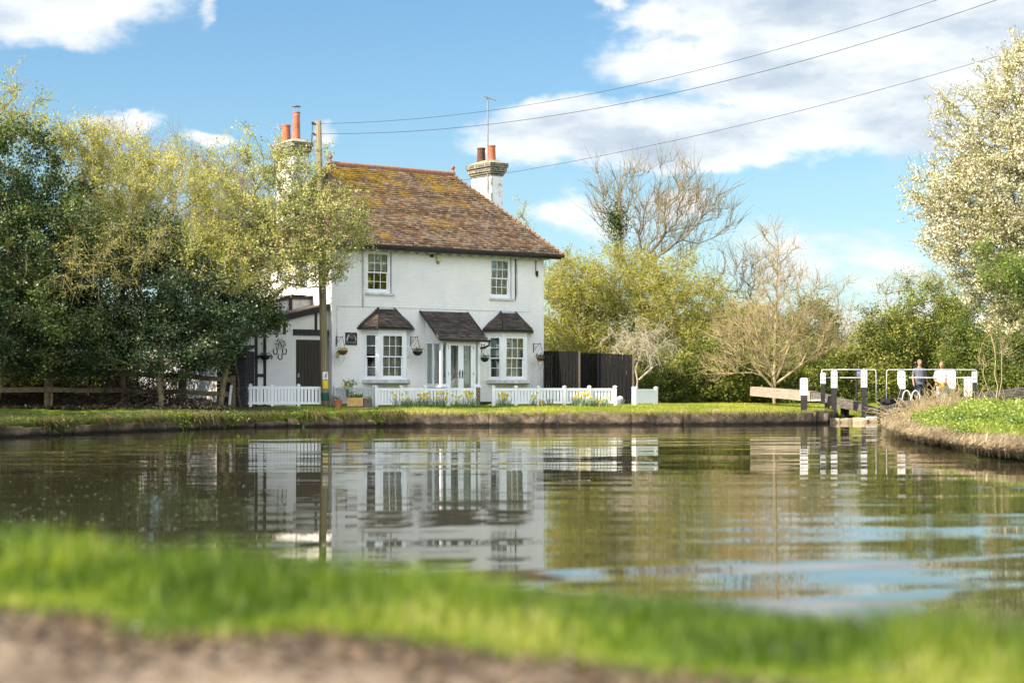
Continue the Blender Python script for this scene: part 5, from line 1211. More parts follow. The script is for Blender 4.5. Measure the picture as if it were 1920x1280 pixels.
# ================================================================== PEOPLE
def person(label, px, yh, yf, Y, face, cfg):
    """body = lofted limbs fused by a voxel remesh into one surface; y- is towards the camera"""
    zf = gz(xt(px, Y), Y); H = zt(yh, Y) - zf; o = thing('person', label, 'person', (xt(px, Y), Y, zf), face); k = H / 1.75
    S = lambda pts: [Vector(p) * k for p in pts]
    b = MB()
    def loft(mb, rings, n=14):   # rings: (x,y,z,rx,ry)
        vs = []; fs = []
        for (x, y, z, rx, ry) in rings:
            for i in range(n): a = 2 * math.pi * i / n; vs.append((k * (x + rx * math.cos(a)), k * (y + ry * math.sin(a)), k * z))
        for j in range(len(rings) - 1):
            for i in range(n): m_ = (i + 1) % n; fs.append((j * n + i, j * n + m_, (j + 1) * n + m_, (j + 1) * n + i))
        fs.append(tuple(range(n - 1, -1, -1))); fs.append(tuple((len(rings) - 1) * n + i for i in range(n))); mb.add(vs, fs)
    bl_ = cfg.get('belly', 0)
    torso = [(0, 0, .86, .145, .10), (0, 0, .95, .165, .115), (0, -.01 - bl_ / 2, 1.07, .155 + bl_ / 2, .115 + bl_), (0, -.01, 1.20, .165, .125), (0, 0, 1.33, .19, .115), (0, 0, 1.42, .185, .09), (0, 0, 1.465, .10, .07), (0, -.005, 1.50, .058, .058), (0, -.015, 1.56, .055, .058)]
    loft(b, torso)
    hy = -.03; loft(b, [(0, hy, 1.535, .03, .035), (0, hy - .005, 1.555, .052, .062), (0, hy, 1.60, .066, .082), (0, hy, 1.655, .073, .092), (0, hy + .005, 1.70, .070, .088), (0, hy + .01, 1.735, .048, .062), (0, hy + .01, 1.75, .015, .02)], 16)
    b.ball(tuple(Vector((0, hy - .094, 1.635)) * k), .014 * k, 8, 6, (.8, 1.2, 1.6))     # nose
    for s in (-1, 1): b.ball(tuple(Vector((s * .074, hy + .01, 1.64)) * k), .017 * k, 8, 6, (.5, 1, 1.6))
    def limb(mb, pts, rs, n=10): mb.tube(S(pts), [r * k for r in rs], n)
    arms = cfg['arms']; legs = cfg['legs']
    for s, (el, wr, ha) in arms.items():
        sh = (s * .185, 0, 1.40); limb(b, [(s * .13, 0, 1.41), sh, ((sh[0] + el[0]) / 2, (sh[1] + el[1]) / 2, (sh[2] + el[2]) / 2), el, ((el[0] + wr[0]) / 2, (el[1] + wr[1]) / 2, (el[2] + wr[2]) / 2), wr], [.05, .055, .047, .038, .036, .025])
        W = Vector(wr); Hd = (Vector(ha) - W).normalized(); side = Vector((0, 1, 0)); side = (side - Hd * side.dot(Hd)).normalized(); nn = Hd.cross(side)
        c1 = W + Hd * .05; c2 = W + Hd * .09; limb(b, [W, c1, c2], [.024, .032, .030], 8)
        for f, L in ((-.028, .066), (-.010, .078), (.009, .073), (.027, .058)):
            q = c2 + side * f; limb(b, [q - Hd * .01, q + Hd * L * .5 - nn * s * .004, q + Hd * L * .9 - nn * s * .022], [.0105, .0095, .0075], 6)
        q = W + Hd * .03 - side * .025; limb(b, [q, q - side * .03 + Hd * .03, q - side * .034 + Hd * .065], [.013, .0115, .009], 6)
    for s, (kn, an, toe) in legs.items():
        hp = (s * .09, 0, .90); limb(b, [hp, ((hp[0] + kn[0]) / 2, (hp[1] + kn[1]) / 2, (hp[2] + kn[2]) / 2), kn, (kn[0] * .5 + an[0] * .5, kn[1] * .5 + an[1] * .5 + .015, kn[2] * .45 + an[2] * .55), an], [.088, .076, .055, .052, .036], 12)
        limb(b, [an, ((an[0] + toe[0]) / 2, (an[1] + toe[1]) / 2, .05), toe], [.036, .036, .028], 8)
    bo = b.make('body', 'skin', o, smooth=True); rm = bo.modifiers.new('fuse', 'REMESH'); rm.mode = 'VOXEL'; rm.voxel_size = .0095; rm.use_smooth_shade = True
    def cloth(name, m_, fn, vox=.011):
        mb = MB(); fn(mb); c = mb.make(name, m_, o, smooth=True); r = c.modifiers.new('fuse', 'REMESH'); r.mode = 'VOXEL'; r.voxel_size = vox; r.use_smooth_shade = True; return c
    g_ = .016
    def shirt(mb):
        zl = cfg.get('hem', .86); rings = [(x, y, max(z, zl), rx + g_ * 1.4, ry + g_ * 1.5) for (x, y, z, rx, ry) in torso[:6]] + [(0, 0, 1.46, .115, .082)]
        rings[0] = (0, 0, zl, .175, .13 + bl_ * .5); loft(mb, rings)
        for s, (el, wr, ha) in arms.items():
            sh = Vector((s * .185, 0, 1.40)); e2 = sh.lerp(Vector(el), .72); mb.tube(S([(s * .12, 0, 1.405), sh, e2]), [.064 * k, .071 * k, .066 * k], 12)
    cloth('shirt', cfg['shirt'], shirt)
    def trousers(mb):
        f = cfg.get('leg', 1.0); loft(mb, [(0, 0, .80, .15, .11), (0, 0, .88, .172, .125), (0, 0, .95, .175, .128), (0, 0, .99, .17, .125)])
        for s, (kn, an, toe) in legs.items():
            hp = Vector((s * .09, 0, .90)); K = Vector(kn); A = Vector(an); end = A.lerp(Vector((A.x, A.y, .06)), .4) if f >= 1 else hp.lerp(K, f / .5) if f < .5 else K.lerp(A, (f - .5) * 2)
            pts = [hp, hp.lerp(K, .5)] + ([K, K.lerp(end, .5), end] if f > .5 else [end]); rr = [.105, .095] + ([.078, .072, .068] if f > .5 else [.088]); mb.tube(S(pts), [r * k for r in rr], 12)
    cloth('trousers', cfg['trousers'], trousers)
    def hair(mb):
        rg = random.Random(3)
        for i in range(70):
            a = rg.uniform(0, 6.28); t_ = rg.uniform(.0, 1.0); x = math.cos(a) * .076 * math.sin(t_ * 1.75); y = hy + .012 + math.sin(a) * .092 * math.sin(t_ * 1.75); z = 1.668 + .090 * math.cos(t_ * 1.75)
            if y < hy - .045 and z < 1.705: continue
            mb.ball((x * k, y * k, z * k), .019 * k, 7, 5)
    cloth('hair', cfg['hair'], hair, .008)
    for s, (kn, an, toe) in legs.items():
        mb = MB(); A = Vector(an); T_ = Vector(toe); mb.tube(S([(A.x, A.y + .03, .045), (A.x, A.y - .02, .06), ((A.x + T_.x) / 2, (A.y + T_.y) / 2, .05), (T_.x, T_.y - .02, .035)]), [.042 * k, .05 * k, .046 * k, .034 * k], 10); mb.make('shoe', 'shoe', o, smooth=True)
    mb = MB()
    for s in (-1, 1): mb.ball(tuple(Vector((s * .028, hy - .083, 1.655)) * k), .009 * k, 6, 4, (1.2, .5, .7))
    mb.tube(S([(-.025, hy - .084, 1.59), (0, hy - .089, 1.588), (.025, hy - .084, 1.59)]), .004 * k, 5); mb.make('face_detail', 'room_dark', bo)
    return o, k
person('man in a grey blue short sleeved shirt and dark trousers behind the right handrail', 1724, 674.5, 766, 57.5, R(12),
       dict(belly=.035, hem=.84, shirt='grey_shirt', trousers='navy_cloth', hair='grey_hair', leg=1.0,
            arms={-1: ((-.25, .02, 1.14), (-.27, -.06, .92), (-.27, -.10, .80)), 1: ((.26, .03, 1.14), (.29, -.06, .93), (.29, -.10, .82))},
            legs={-1: ((-.10, -.03, .49), (-.11, .02, .09), (-.12, -.13, .04)), 1: ((.10, .01, .49), (.12, .06, .09), (.14, -.08, .04))}))
o, k = person('person in white top and pale jeans with a mustard jacket round the waist', 1766, 679, 768, 57.2, R(-25),
       dict(belly=.015, hem=.98, shirt='white_cloth', trousers='pale_denim', hair='fair_hair', leg=1.0,
            arms={-1: ((-.25, .0, 1.15), (-.17, -.20, 1.06), (-.09, -.27, 1.04)), 1: ((.24, .02, 1.14), (.20, -.17, 1.03), (.12, -.25, 1.0))},
            legs={-1: ((-.10, -.06, .49), (-.10, -.03, .09), (-.11, -.17, .04)), 1: ((.10, .0, .49), (.11, .07, .09), (.12, -.06, .04))}))
mb = MB(); mb.tube([(0.19 * k * math.cos(a), .15 * k * math.sin(a), .98 * k + .01 * math.sin(3 * a)) for a in np.linspace(0, 6.1, 16)], .055 * k, 8); mb.tube([Vector(q) * k for q in ((0, -.15, .98), (-.03, -.18, .85), (-.04, -.15, .72))], [.05 * k, .06 * k, .03 * k], 8); mb.tube([Vector(q) * k for q in ((.05, -.15, .98), (.09, -.18, .88), (.10, -.15, .78))], [.05 * k, .055 * k, .03 * k], 8)
mb.make('waist_jacket', 'mustard_cloth', o, smooth=True)

# ================================================================== TREES
def tr(px, py, Y): return tuple(at(px, py, Y))
def B_(px, Y): x = xt(px, Y); return (x, Y, gz(x, Y) - .05)
Q = 1.0
GL = 'trees and bushes left of the cottage'
Y = 47.5
b = B_(-10, Y); tree('ivy_tree', 'dark ivy covered tree at the left edge of the photo', 'tree', b, [[b, tr(10, 560, Y), tr(20, 380, Y)]],
     [E(20, 330, 100, 110, Y), E(50, 460, 130, 110, Y), E(-40, 430, 110, 200, Y), E(60, 600, 150, 110, Y, 2.2), E(130, 420, 70, 90, Y)], 620, 'leaf_ivy', 72000, .080, 11, 'bark_ash', GL, shell=.72, sigma=.14, tlen=.34, rt=.008, aspect=.7, clump=.62)
b = B_(8, 49.2); tree('spring_tree', 'light twiggy tree with small yellow leaves rising over the ivy at the top left', 'tree', b, [[b, tr(20, 500, 49.2), tr(30, 330, 49.2)]],
     [E(30, 215, 75, 70, 49.2), E(110, 260, 90, 55, 49.2), E(-40, 240, 70, 90, 49.2), E(35, 150, 22, 40, 49.2)], 170, 'leaf_spring', 6500, .070, 12, 'bark_ash', GL, shell=.2, sigma=.06, tlen=.5, rt=.006, tbias=(0, 0, .5), alpha=.2, aspect=.6)
Y = 50.3
b = B_(215, Y); tree('hawthorn_tree', 'broad hawthorn with yellow green leaves in the middle of the left group', 'tree', b, [[b, tr(225, 600, Y), tr(240, 430, Y)], [b, tr(300, 560, Y), tr(330, 400, Y)]],
     [E(230, 330, 110, 90, Y), E(330, 370, 130, 100, Y), E(200, 420, 120, 90, Y), E(420, 420, 90, 90, Y), E(150, 300, 60, 60, Y), E(300, 480, 150, 60, Y), E(400, 500, 90, 70, 49.0), E(180, 440, 90, 50, 48.6)], 860, 'leaf_spring', 64000, .066, 13, 'bark_pale', GL, shell=.25, sigma=.065, tlen=.60, rt=.0065, clump=.6, alpha=.25, tbias=(0, 0, .4), aspect=.6, tonehi=.95)
Y = 60
for (x, lab, sd, w_, top) in ((215, 'bare brownish tree behind the hawthorn, upper left', 14, 95, 0), (330, 'bare brownish tree behind the hawthorn, middle', 15, 100, 22), (425, 'bare brownish tree behind the hawthorn, nearest the left chimney', 16, 80, 48)):
    b = B_(x, Y); tree('bare_tree', lab, 'tree', b, [[b, tr(x, 600, Y), tr(x, 440, Y)]], [E(x, 340 + top, w_, 95, Y), E(x, 450, w_, 80, Y), E(x, 300 + top, w_ * .7, 70, Y)], 330, 'leaf_bud', 5000, .05, sd, 'twig_brown', GL, shell=.2, sigma=.05, tlen=.8, rt=.006, tbias=(0, 0, 1.1), alpha=.2)
Y = 48.6
b = B_(300, Y); tree('holly_tree', 'dark glossy evergreen bush mass above the rail fence', 'tree', b, [[b, tr(305, 640, Y), tr(300, 540, Y)]],
     [E(230, 560, 110, 100, Y), E(320, 540, 110, 90, Y), E(400, 590, 95, 75, Y), E(170, 630, 110, 75, Y), E(290, 655, 150, 60, Y), E(380, 650, 70, 45, Y), E(300, 450, 55, 60, Y), E(445, 615, 50, 45, Y)], 760, 'leaf_holly', 76000, .080, 17, 'bark_ash', GL, shell=.62, sigma=.13, tlen=.32, rt=.007, aspect=.65, clump=.6)
b = B_(90, 48.2); tree('holly_tree', 'dark evergreen bush at the left above the rail fence', 'tree', b, [[b, tr(95, 650, 48.2), tr(95, 560, 48.2)]],
     [E(60, 620, 110, 80, 48.2), E(130, 655, 100, 55, 48.2), E(30, 665, 90, 45, 48.2), E(20, 560, 100, 100, 48.2), E(120, 520, 90, 80, 48.2)], 520, 'leaf_holly', 50000, .080, 18, 'bark_ash', GL, shell=.6, sigma=.13, tlen=.32, rt=.007, aspect=.65, clump=.6)
b = B_(165, 50.5); tree('bare_bush', 'arching yellowish bare twigs hanging in front of the dark evergreens', 'bush', b, [[b, tr(170, 640, 49.5), tr(190, 520, 47.3)]],
     [E(190, 480, 120, 60, 46.6), E(120, 520, 80, 40, 46.6), E(260, 450, 80, 35, 46.6)], 150, 'leaf_spring', 2600, .05, 19, 'twig_olive', GL, shell=.1, sigma=.05, tlen=.55, rt=.006, tbias=(0, -.3, -.2), alpha=.15, droop=.5)
Y = 50.0
b = B_(412, Y); tree('leaning_tree', 'leaning dark trunk with light spring leaves spreading before the cottage gable', 'tree', b, [[b, tr(420, 690, Y), tr(440, 600, Y), tr(480, 500, Y), tr(520, 420, Y)]],
     [E(480, 330, 70, 70, Y), E(560, 340, 65, 75, Y), E(590, 430, 90, 70, Y), E(520, 440, 85, 75, Y), E(640, 400, 55, 50, Y), E(560, 505, 70, 38, Y), E(440, 440, 60, 60, Y), E(672, 440, 45, 28, Y), E(480, 540, 70, 50, Y), E(585, 310, 28, 35, Y), E(640, 490, 30, 25, Y), E(545, 390, 70, 90, Y), E(600, 490, 60, 50, Y), E(500, 480, 80, 80, Y), E(430, 500, 60, 70, Y), E(470, 270, 30, 40, Y), E(520, 290, 30, 40, Y)], 820, 'leaf_pear', 36000, .072, 20, 'bark_ash', GL, shell=.15, sigma=.06, tlen=.5, rt=.0065, clump=.6, tbias=(0, 0, .25), alpha=.3, aspect=.6)
b = B_(452, 50.6); tree('ivy_tree', 'ivy and holly growth round the leaning trunk, left of the annex', 'tree', b, [[b, tr(440, 660, 50.6), tr(450, 600, 50.6)]],
     [E(455, 560, 60, 55, 50.4), E(490, 590, 45, 35, 50.2), E(420, 620, 60, 50, 50.2), E(500, 612, 26, 16, 50.1)], 200, 'leaf_ivy', 12000, .075, 21, 'bark_dark', GL, shell=.4, sigma=.12, tlen=.3, rt=.006, aspect=.75)
# trees further left, outside the photo: they shade the bank
for (x, y, h, sd) in ((-19.5, 44, 8.8, 31), (-18.5, 39, 6.6, 32), (-23, 49, 10.5, 33), (-17.5, 50, 8.5, 34)):
    z = gz(x, y); b = (x, y, z); tree('shade_tree', f'tree outside the left edge, {("near the bend","close to the water","tall and rearmost","just outside the frame")[sd-31]}', 'tree', b, [[b, (x, y, z + h * .5)]], [(x, y, z + h * .6, 3.0, 3.0, h * .4), (x + .5, y, z + h * .35, 3.2, 3, h * .3)], 260, 'leaf_ivy', 16000, .17, sd, 'bark_dark', GL, shell=.5, sigma=.3, tlen=.5, rt=.02, step=.8, aspect=.7)

GR = 'trees and bushes right of the cottage'
for (x, Y, ty, w_, lab, sd) in ((1080, 66, 480, 75, 'yellow green leafing bush directly right of the cottage', 41), (1180, 67, 455, 95, 'yellow green leafing bush below the ivy clump of the bare ash', 42),
                               (1285, 66, 480, 100, 'tall yellow green leafing bush right of the pale bare tree', 43), (1370, 68, 560, 70, 'olive leafing bush left of the spreading bare tree', 44)):
    b = B_(x, Y); h = 760 - ty; tree('leafing_bush', lab, 'bush', b, [[b, tr(x - 15, 650, Y), tr(x - 30, 560, Y)], [b, tr(x + 15, 650, Y), tr(x + 35, 570, Y)], [b, tr(x, 640, Y)]],
         [E(x, ty + 60, w_ * .8, 60, Y), E(x - w_ * .4, ty + 110, w_ * .7, 75, Y), E(x + w_ * .4, ty + 120, w_ * .7, 80, Y), E(x, ty + 190, w_, 80, Y), E(x, 700, w_, 50, Y)], 620, 'leaf_willow', 36000, .085, sd, 'bark_tan', GR, shell=.25, sigma=.09, tlen=.7, rt=.0075, clump=.6, tbias=(0, 0, .5), alpha=.2, aspect=.55)
Y = 73
b = B_(1225, Y); tree('bare_ash', 'tall bare ash with an open fan of branches against the sky', 'tree', b, [[b, tr(1225, 600, Y), tr(1232, 500, Y)], [tr(1225, 600, Y), tr(1165, 480, Y), tr(1158, 380, Y), tr(1172, 300, Y)]],
     [E(1240, 395, 110, 100, Y), E(1310, 400, 85, 70, Y), E(1345, 400, 40, 18, Y), E(1165, 370, 70, 85, Y), E(1290, 360, 70, 55, Y), E(1115, 400, 30, 60, Y), E(1230, 460, 90, 50, Y), E(1360, 420, 30, 14, Y)], 330, 'leaf_bud', 3000, .055, 45, 'bark_ash', GR, shell=.3, sigma=.05, tlen=1.0, rt=.011, tbias=(0, 0, 1.1), alpha=.38, step=.5, wob=.10, ex=.50, twigs=4)
rg = np.random.default_rng(5); p = at(1154, 408, 72.6); P = rg.standard_normal((1500, 3)) * np.array([.26, .26, .42]) ; P[:, 2] -= .1; P2 = np.stack([rg.normal(0, .13, 900) + .02, rg.normal(0, .12, 900), rg.uniform(-2.4, .2, 900)], 1); P2[:, 0] += np.abs(P2[:, 2]) * .10; P = np.concatenate([P, P2])
ivc = thing('ivy_clump', 'dark ivy clump high on the bare ash trunk', 'ivy', p); link('leaves', rand_leaves(P, .085, rg, rg.random(2400), .8), 'leaf_ivy', ivc)
b = B_(1395, 76); tree('bare_tree', 'bare tree with upswept branches between the ash and the spreading tree', 'tree', b, [[b, tr(1390, 620, 76), tr(1375, 560, 76)], [tr(1390, 620, 76), tr(1410, 540, 76)]], [E(1375, 510, 60, 70, 76), E(1415, 520, 60, 80, 76)], 130, 'leaf_bud', 900, .05, 46, 'bark_ash', GR, shell=.3, sigma=.05, tlen=.8, rt=.010, tbias=(.2, 0, .8), alpha=.1, step=.5, twigs=3)
Y = 59.5
b = B_(1452, Y); tree('spreading_tree', 'bare many branched tan tree with straight leader behind the pale balance beam', 'tree', b, [[b, tr(1452, 725, Y), tr(1455, 560, Y), tr(1458, 430, Y)], [b, tr(1452, 728, Y), tr(1410, 680, Y), tr(1365, 640, Y - .4)], [b, tr(1452, 722, Y), tr(1500, 685, Y), tr(1565, 650, Y)], [b, tr(1453, 715, Y), tr(1425, 640, Y), tr(1398, 570, Y)], [b, tr(1453, 712, Y), tr(1490, 630, Y), tr(1520, 560, Y - .3)], [b, tr(1452, 726, Y), tr(1440, 690, Y - .8), tr(1420, 650, Y - 1.6)]],
     [E(1450, 640, 110, 60, Y), E(1400, 620, 75, 60, Y), E(1520, 630, 80, 50, Y), E(1455, 500, 55, 80, Y), E(1560, 600, 50, 70, Y), E(1480, 560, 85, 60, Y), E(1350, 690, 40, 30, Y), E(1590, 560, 22, 60, Y), E(1440, 470, 28, 50, Y)], 620, 'leaf_bud', 7000, .05, 47, 'bark_tan', GR, shell=.3, sigma=.05, tlen=.6, rt=.008, tbias=(0, 0, .7), alpha=.5, wob=.06, step=.4)
Y = 58.2
b = B_(1196, Y); tree('pale_bare_tree', 'small pale bare tree with drooping twigs rising behind the short white fence piece', 'tree', b, [[b, tr(1196, 715, Y), tr(1194, 670, Y), tr(1205, 635, Y)], [tr(1198, 712, Y), tr(1225, 688, Y), tr(1238, 680, Y)]],
     [E(1180, 640, 60, 35, Y), E(1225, 625, 60, 38, Y), E(1205, 655, 70, 30, Y), E(1240, 665, 30, 25, Y)], 130, 'leaf_bud', 400, .05, 48, 'bark_pale', GR, shell=.2, sigma=.05, tlen=.5, rt=.0075, tbias=(0, -.1, -.35), alpha=.2, droop=.9, wob=.2)
# dark understory
for (x, Y, w_, hh, sd, lab) in ((1265, 63, 60, 55, 51, 'dark green bush behind the short white fence piece'), (1345, 63, 62, 70, 52, 'dark green bush left of the pale balance beam'), (1430, 65, 60, 60, 53, 'dark green bush behind the spreading bare tree'), (1520, 66, 65, 75, 54, 'green bush behind the left handrail'), (1140, 70, 75, 60, 55, 'dark bush above the black board fence')):
    b = B_(x, Y); tree('evergreen_bush', lab, 'bush', b, [[b, tr(x, 720, Y)]], [E(x, 765 - hh, w_, hh, Y), E(x - w_ * .4, 745 - hh * .4, w_ * .7, hh * .7, Y), E(x + w_ * .5, 750 - hh * .5, w_ * .7, hh * .7, Y)], 260, 'leaf_hedge', 15000, .085, sd, 'bark_ash', GR, shell=.5, sigma=.12, tlen=.45, rt=.008, aspect=.7, tonehi=.85, clump=.65)
b = B_(1520, 86); tree('round_tree', 'dark rounded tree in the distance between the bare tree and the hedge', 'tree', b, [[b, tr(1520, 700, 86), tr(1520, 640, 86)]], [E(1520, 610, 55, 52, 86), E(1480, 640, 45, 50, 86), E(1570, 680, 60, 50, 86)], 260, 'leaf_dark', 12000, .13, 56, 'bark_dark', GR, shell=.6, sigma=.2, tlen=.5, rt=.01, aspect=.7)
# right hedge
for (x, Y, tp, w_, hh, m_, sd, lab, n_) in ((1650, 66, 575, 60, 95, 'leaf_hedge', 61, 'rounded ivy bush behind the gap of the two handrails', 30000), (1740, 68, 530, 85, 120, 'leaf_hedge', 62, 'large ivy clad hedge tree behind the two people', 42000),
                                      (1840, 66, 545, 85, 120, 'leaf_dark', 63, 'dark green hedge tree left of the blossom tree foot', 36000), (1945, 64, 560, 85, 110, 'leaf_dark', 64, 'dark hedge tree at the right edge behind the blossom', 30000)):
    b = B_(x, Y); tree('hedge_tree', lab, 'hedge tree', b, [[b, tr(x, 680, Y), tr(x, 620, Y)]], [E(x, tp + hh * .6, w_ * .8, hh * .6, Y), E(x - w_ * .5, tp + hh * 1.0, w_ * .7, hh * .6, Y), E(x + w_ * .5, tp + hh * .9, w_ * .7, hh * .6, Y), E(x, tp + hh * 1.4, w_, hh * .5, Y), E(x - w_ * .2, 730, w_, 35, Y)],
         480, m_, n_, .085, sd, 'bark_ash', GR, shell=.5, sigma=.13, tlen=.5, rt=.008, aspect=.7, clump=.68)
b = B_(1700, 70); tree('spring_tree', 'thin leafy twigs sticking out above the right hedge', 'tree', b, [[b, tr(1690, 650, 70), tr(1700, 590, 70)]], [E(1665, 545, 25, 35, 70), E(1720, 530, 50, 25, 70), E(1625, 600, 28, 35, 70), E(1790, 545, 50, 25, 70)], 150, 'leaf_willow', 3500, .07, 65, 'bark_ash', GR, shell=.2, sigma=.08, tlen=.5, rt=.007, tbias=(0, 0, .6), alpha=.2)
b = B_(1866, 52); o = tree('sapling', 'thin brown saplings standing right of the lock, before the dark hedge', 'sapling', b, [[b, tr(1868, 680, 52), tr(1858, 600, 52)], [b, tr(1845, 700, 52), tr(1838, 670, 52)], [b, tr(1880, 690, 52), tr(1872, 630, 52)]], [E(1860, 610, 14, 30, 52), E(1840, 670, 10, 20, 52), E(1885, 650, 14, 30, 52)], 26, 'leaf_bud', 260, .05, 66, 'bark_tan', GR, shell=.2, sigma=.04, tlen=.5, rt=.008, tbias=(0, 0, 1))
# blossom tree
Y = 37
b = (xt(1985, Y), Y, gz(xt(1985, Y), Y)); tree('blossom_tree', 'tall tree covered in white blossom at the right edge of the photo', 'tree', b, [[b, tr(1975, 620, Y), tr(1950, 450, Y), tr(1935, 250, Y)], [tr(1970, 600, Y), tr(1880, 470, Y), tr(1830, 400, Y)], [tr(1950, 450, Y), tr(1900, 260, Y), tr(1880, 180, Y)]],
     [E(1930, 220, 75, 150, Y), E(1900, 370, 120, 100, Y), E(1850, 480, 90, 60, Y), E(1960, 480, 110, 120, Y), E(1870, 170, 45, 70, Y), E(1790, 200, 40, 30, Y), E(1770, 355, 68, 55, Y), E(1790, 450, 60, 32, Y), E(1830, 280, 70, 60, Y), E(1815, 400, 80, 50, Y), E(1850, 540, 55, 35, Y), E(1980, 330, 90, 220, Y), E(1905, 590, 45, 45, Y), E(1910, 110, 25, 45, Y)], 1350, 'blossom', 100000, .050, 71, 'bark_ash', 'trees on the right bank', shell=.2, sigma=.045, tlen=.48, rt=.007, tbias=(-.3, 0, .25), clump=.4, alpha=.3, aspect=.85, step=.3)
b2 = (xt(2010, 35.5), 35.5, gz(xt(2010, 35.5), 35.5)); tree('leafy_tree', 'fresh green leafing branches hanging below the blossom at the right edge', 'tree', b2, [[b2, tr(2000, 600, 35.5), tr(1960, 520, 35.5)]], [E(1900, 510, 65, 35, 35.5), E(1850, 470, 30, 14, 35.5), E(1960, 540, 60, 50, 35.5)], 170, 'leaf_fresh', 9000, .06, 72, 'bark_ash', 'trees on the right bank', shell=.15, sigma=.06, tlen=.35, rt=.006, tbias=(-.3, 0, 0), alpha=.3)
# trees on the right bank outside the photo: mirrored in the window panes
for (x, y, h, sd) in ((22, 42, 7, 73), (19, 34, 9, 74), (24, 44, 10, 75), (22, 24, 9, 76), (32, 36, 11, 77), (30, 18, 9, 78), (42, 28, 12, 79), (38, 46, 12, 80)):
    z = gz(x, y); b = (x, y, z); tree('bank_tree', f'tree outside the right edge of the photo, {("beside the lock","behind the blossom tree","further back by the lock","opposite the bend","in the second row","near the viewer","far out by the field","rearmost by the field")[sd-73]}', 'tree', b, [[b, (x, y, z + h * .5)]], [(x, y, z + h * .65, 3.4, 3.4, h * .38), (x + .5, y, z + h * .3, 3.6, 3.4, h * .3)], 200, 'leaf_willow', 9000, .26, sd, 'bark_ash', 'trees on the right bank', shell=.4, sigma=.35, tlen=.6, rt=.02, step=.8, aspect=.7)
# trees behind the house
b = B_(975, 78); tree('poplar_tree', 'light leafed tree peeping out behind the right chimney', 'tree', b, [[b, tr(975, 560, 78), tr(972, 430, 78)]], [E(975, 420, 28, 60, 78), E(985, 500, 50, 60, 78), E(1060, 520, 50, 60, 78)], 140, 'leaf_pear', 4200, .07, 81, 'bark_ash', GR, shell=.2, sigma=.10, tlen=.5, rt=.008, tbias=(0, 0, .6))
# far wood that closes the horizon
rg = np.random.default_rng(90); n = 90000; X = rg.uniform(-90, 90, n); hgt = 4.2 + 1.6 * np.sin(X * .13) + 1.1 * np.sin(X * .41 + 1) + .6 * np.sin(X * 1.1); Zf = rg.uniform(0, 1, n) ** .8 * hgt
P = np.stack([X, 128 + rg.normal(0, 2, n) + 3 * np.sin(X * .2), Zf + .4], 1); o = link('far_wood', rand_leaves(P, .55, rg, np.clip(.5 + .35 * np.sin(X * .8) + rg.normal(0, .2, n), 0, 1)), 'far_foliage'); meta(o, 'distant low line of trees closing the horizon', 'wood', kind='stuff')
b = B_(640, 66)
for (x, Y, w_, sd, lab) in ((500, 68, 90, 82, 'bush behind the left end of the annex roof'), (30, 58, 110, 83, 'bush in the sun behind the dark trees at the left'), (160, 60, 100, 84, 'sunlit bush glimpsed through the rail fence')):
    b = B_(x, Y); tree('garden_bush', lab, 'bush', b, [[b, tr(x, 690, Y)]], [E(x, 690, w_, 60, Y), E(x, 640, w_ * .7, 50, Y)], 200, 'leaf_willow', 9000, .12, sd, 'bark_ash', GL, shell=.4, sigma=.16, tlen=.4, rt=.008)

# bramble thicket under the left trees
rg = np.random.default_rng(91); n = 1500; P0_ = []; P1_ = []
for i in range(n):
    px = rg.uniform(-30, 335); Y = rg.uniform(48.6, 51.0); x = xt(px, Y); z = gz(x, Y); p = np.array([x, Y, z]); h = rg.uniform(.4, 1.35); d = rg.normal(0, .45, 3); d[2] = 1; pts = [p]
    for j in range(7):
        q = pts[-1] + d / np.linalg.norm(d) * h / 5; d = d + rg.normal(0, .28, 3) + np.array([0, 0, -.16]); pts.append(q)
    P0_ += pts[:-1]; P1_ += pts[1:]
P0_ = np.array(P0_); P1_ = np.array(P1_); rr = np.full(len(P0_), .009)
meta(link('bramble_thicket', tubes(P0_, P1_, rr, rr * .8, 3), 'bark_dark'), 'tangle of bare bramble stems behind the rail fence', 'brambles', kind='stuff')
n = 16000; px = rg.uniform(-60, 432, n); Y = rg.uniform(47.6, 51.5, n); X = (px - 960) / FP * Y; Z = ground_z(X, Y) + np.abs(rg.normal(0, .05, n)) + .22 * np.exp(-((px - 375) / 30) ** 2) * rg.uniform(.3, 1, n)
meta(link('leaf_litter', rand_leaves(np.stack([X, Y, Z], 1), .09, rg, rg.random(n) ** 1.4, .7, .6), 'litter'), 'dead leaves and soil under the left trees', 'leaf litter', kind='stuff')

# ================================================================== GRASS
def scatter(n, fx, rg): return fx(n, rg)
rg = np.random.default_rng(95)
def lawn(name, label, n, xr, yr, keep, h, wd, m_, cat='grass', lean=.5, hv=1.0):
    X = rg.uniform(*xr, n); Y = rg.uniform(*yr, n); k = keep(X, Y); X = X[k]; Y = Y[k]; Z = ground_z(X, Y); d = seg_dist(X, Y, canal); k = ~inside(X, Y, canal) & (d > .0); X, Y, Z = X[k], Y[k], Z[k]
    patch = .5 + .25 * np.sin(X * 1.9 + np.sin(Y * 2)) + .25 * np.sin(X * .7 + 3 * np.sin(X * .31)); H = h * rg.uniform(.5, 1.3, len(X)) * (.7 + .6 * patch * hv)
    tone = np.clip(patch * .5 + rg.uniform(0, .5, len(X)), 0, 1)
    me = blades(np.stack([X, Y, np.maximum(Z, .30)], 1), H, wd, rg, tone, lean); return meta(link(name, me, m_), label, cat, kind='stuff')
yfar = lambda X: np.interp(X, [p[0] for p in far_edge[2:12]], [p[1] for p in far_edge[2:12]])
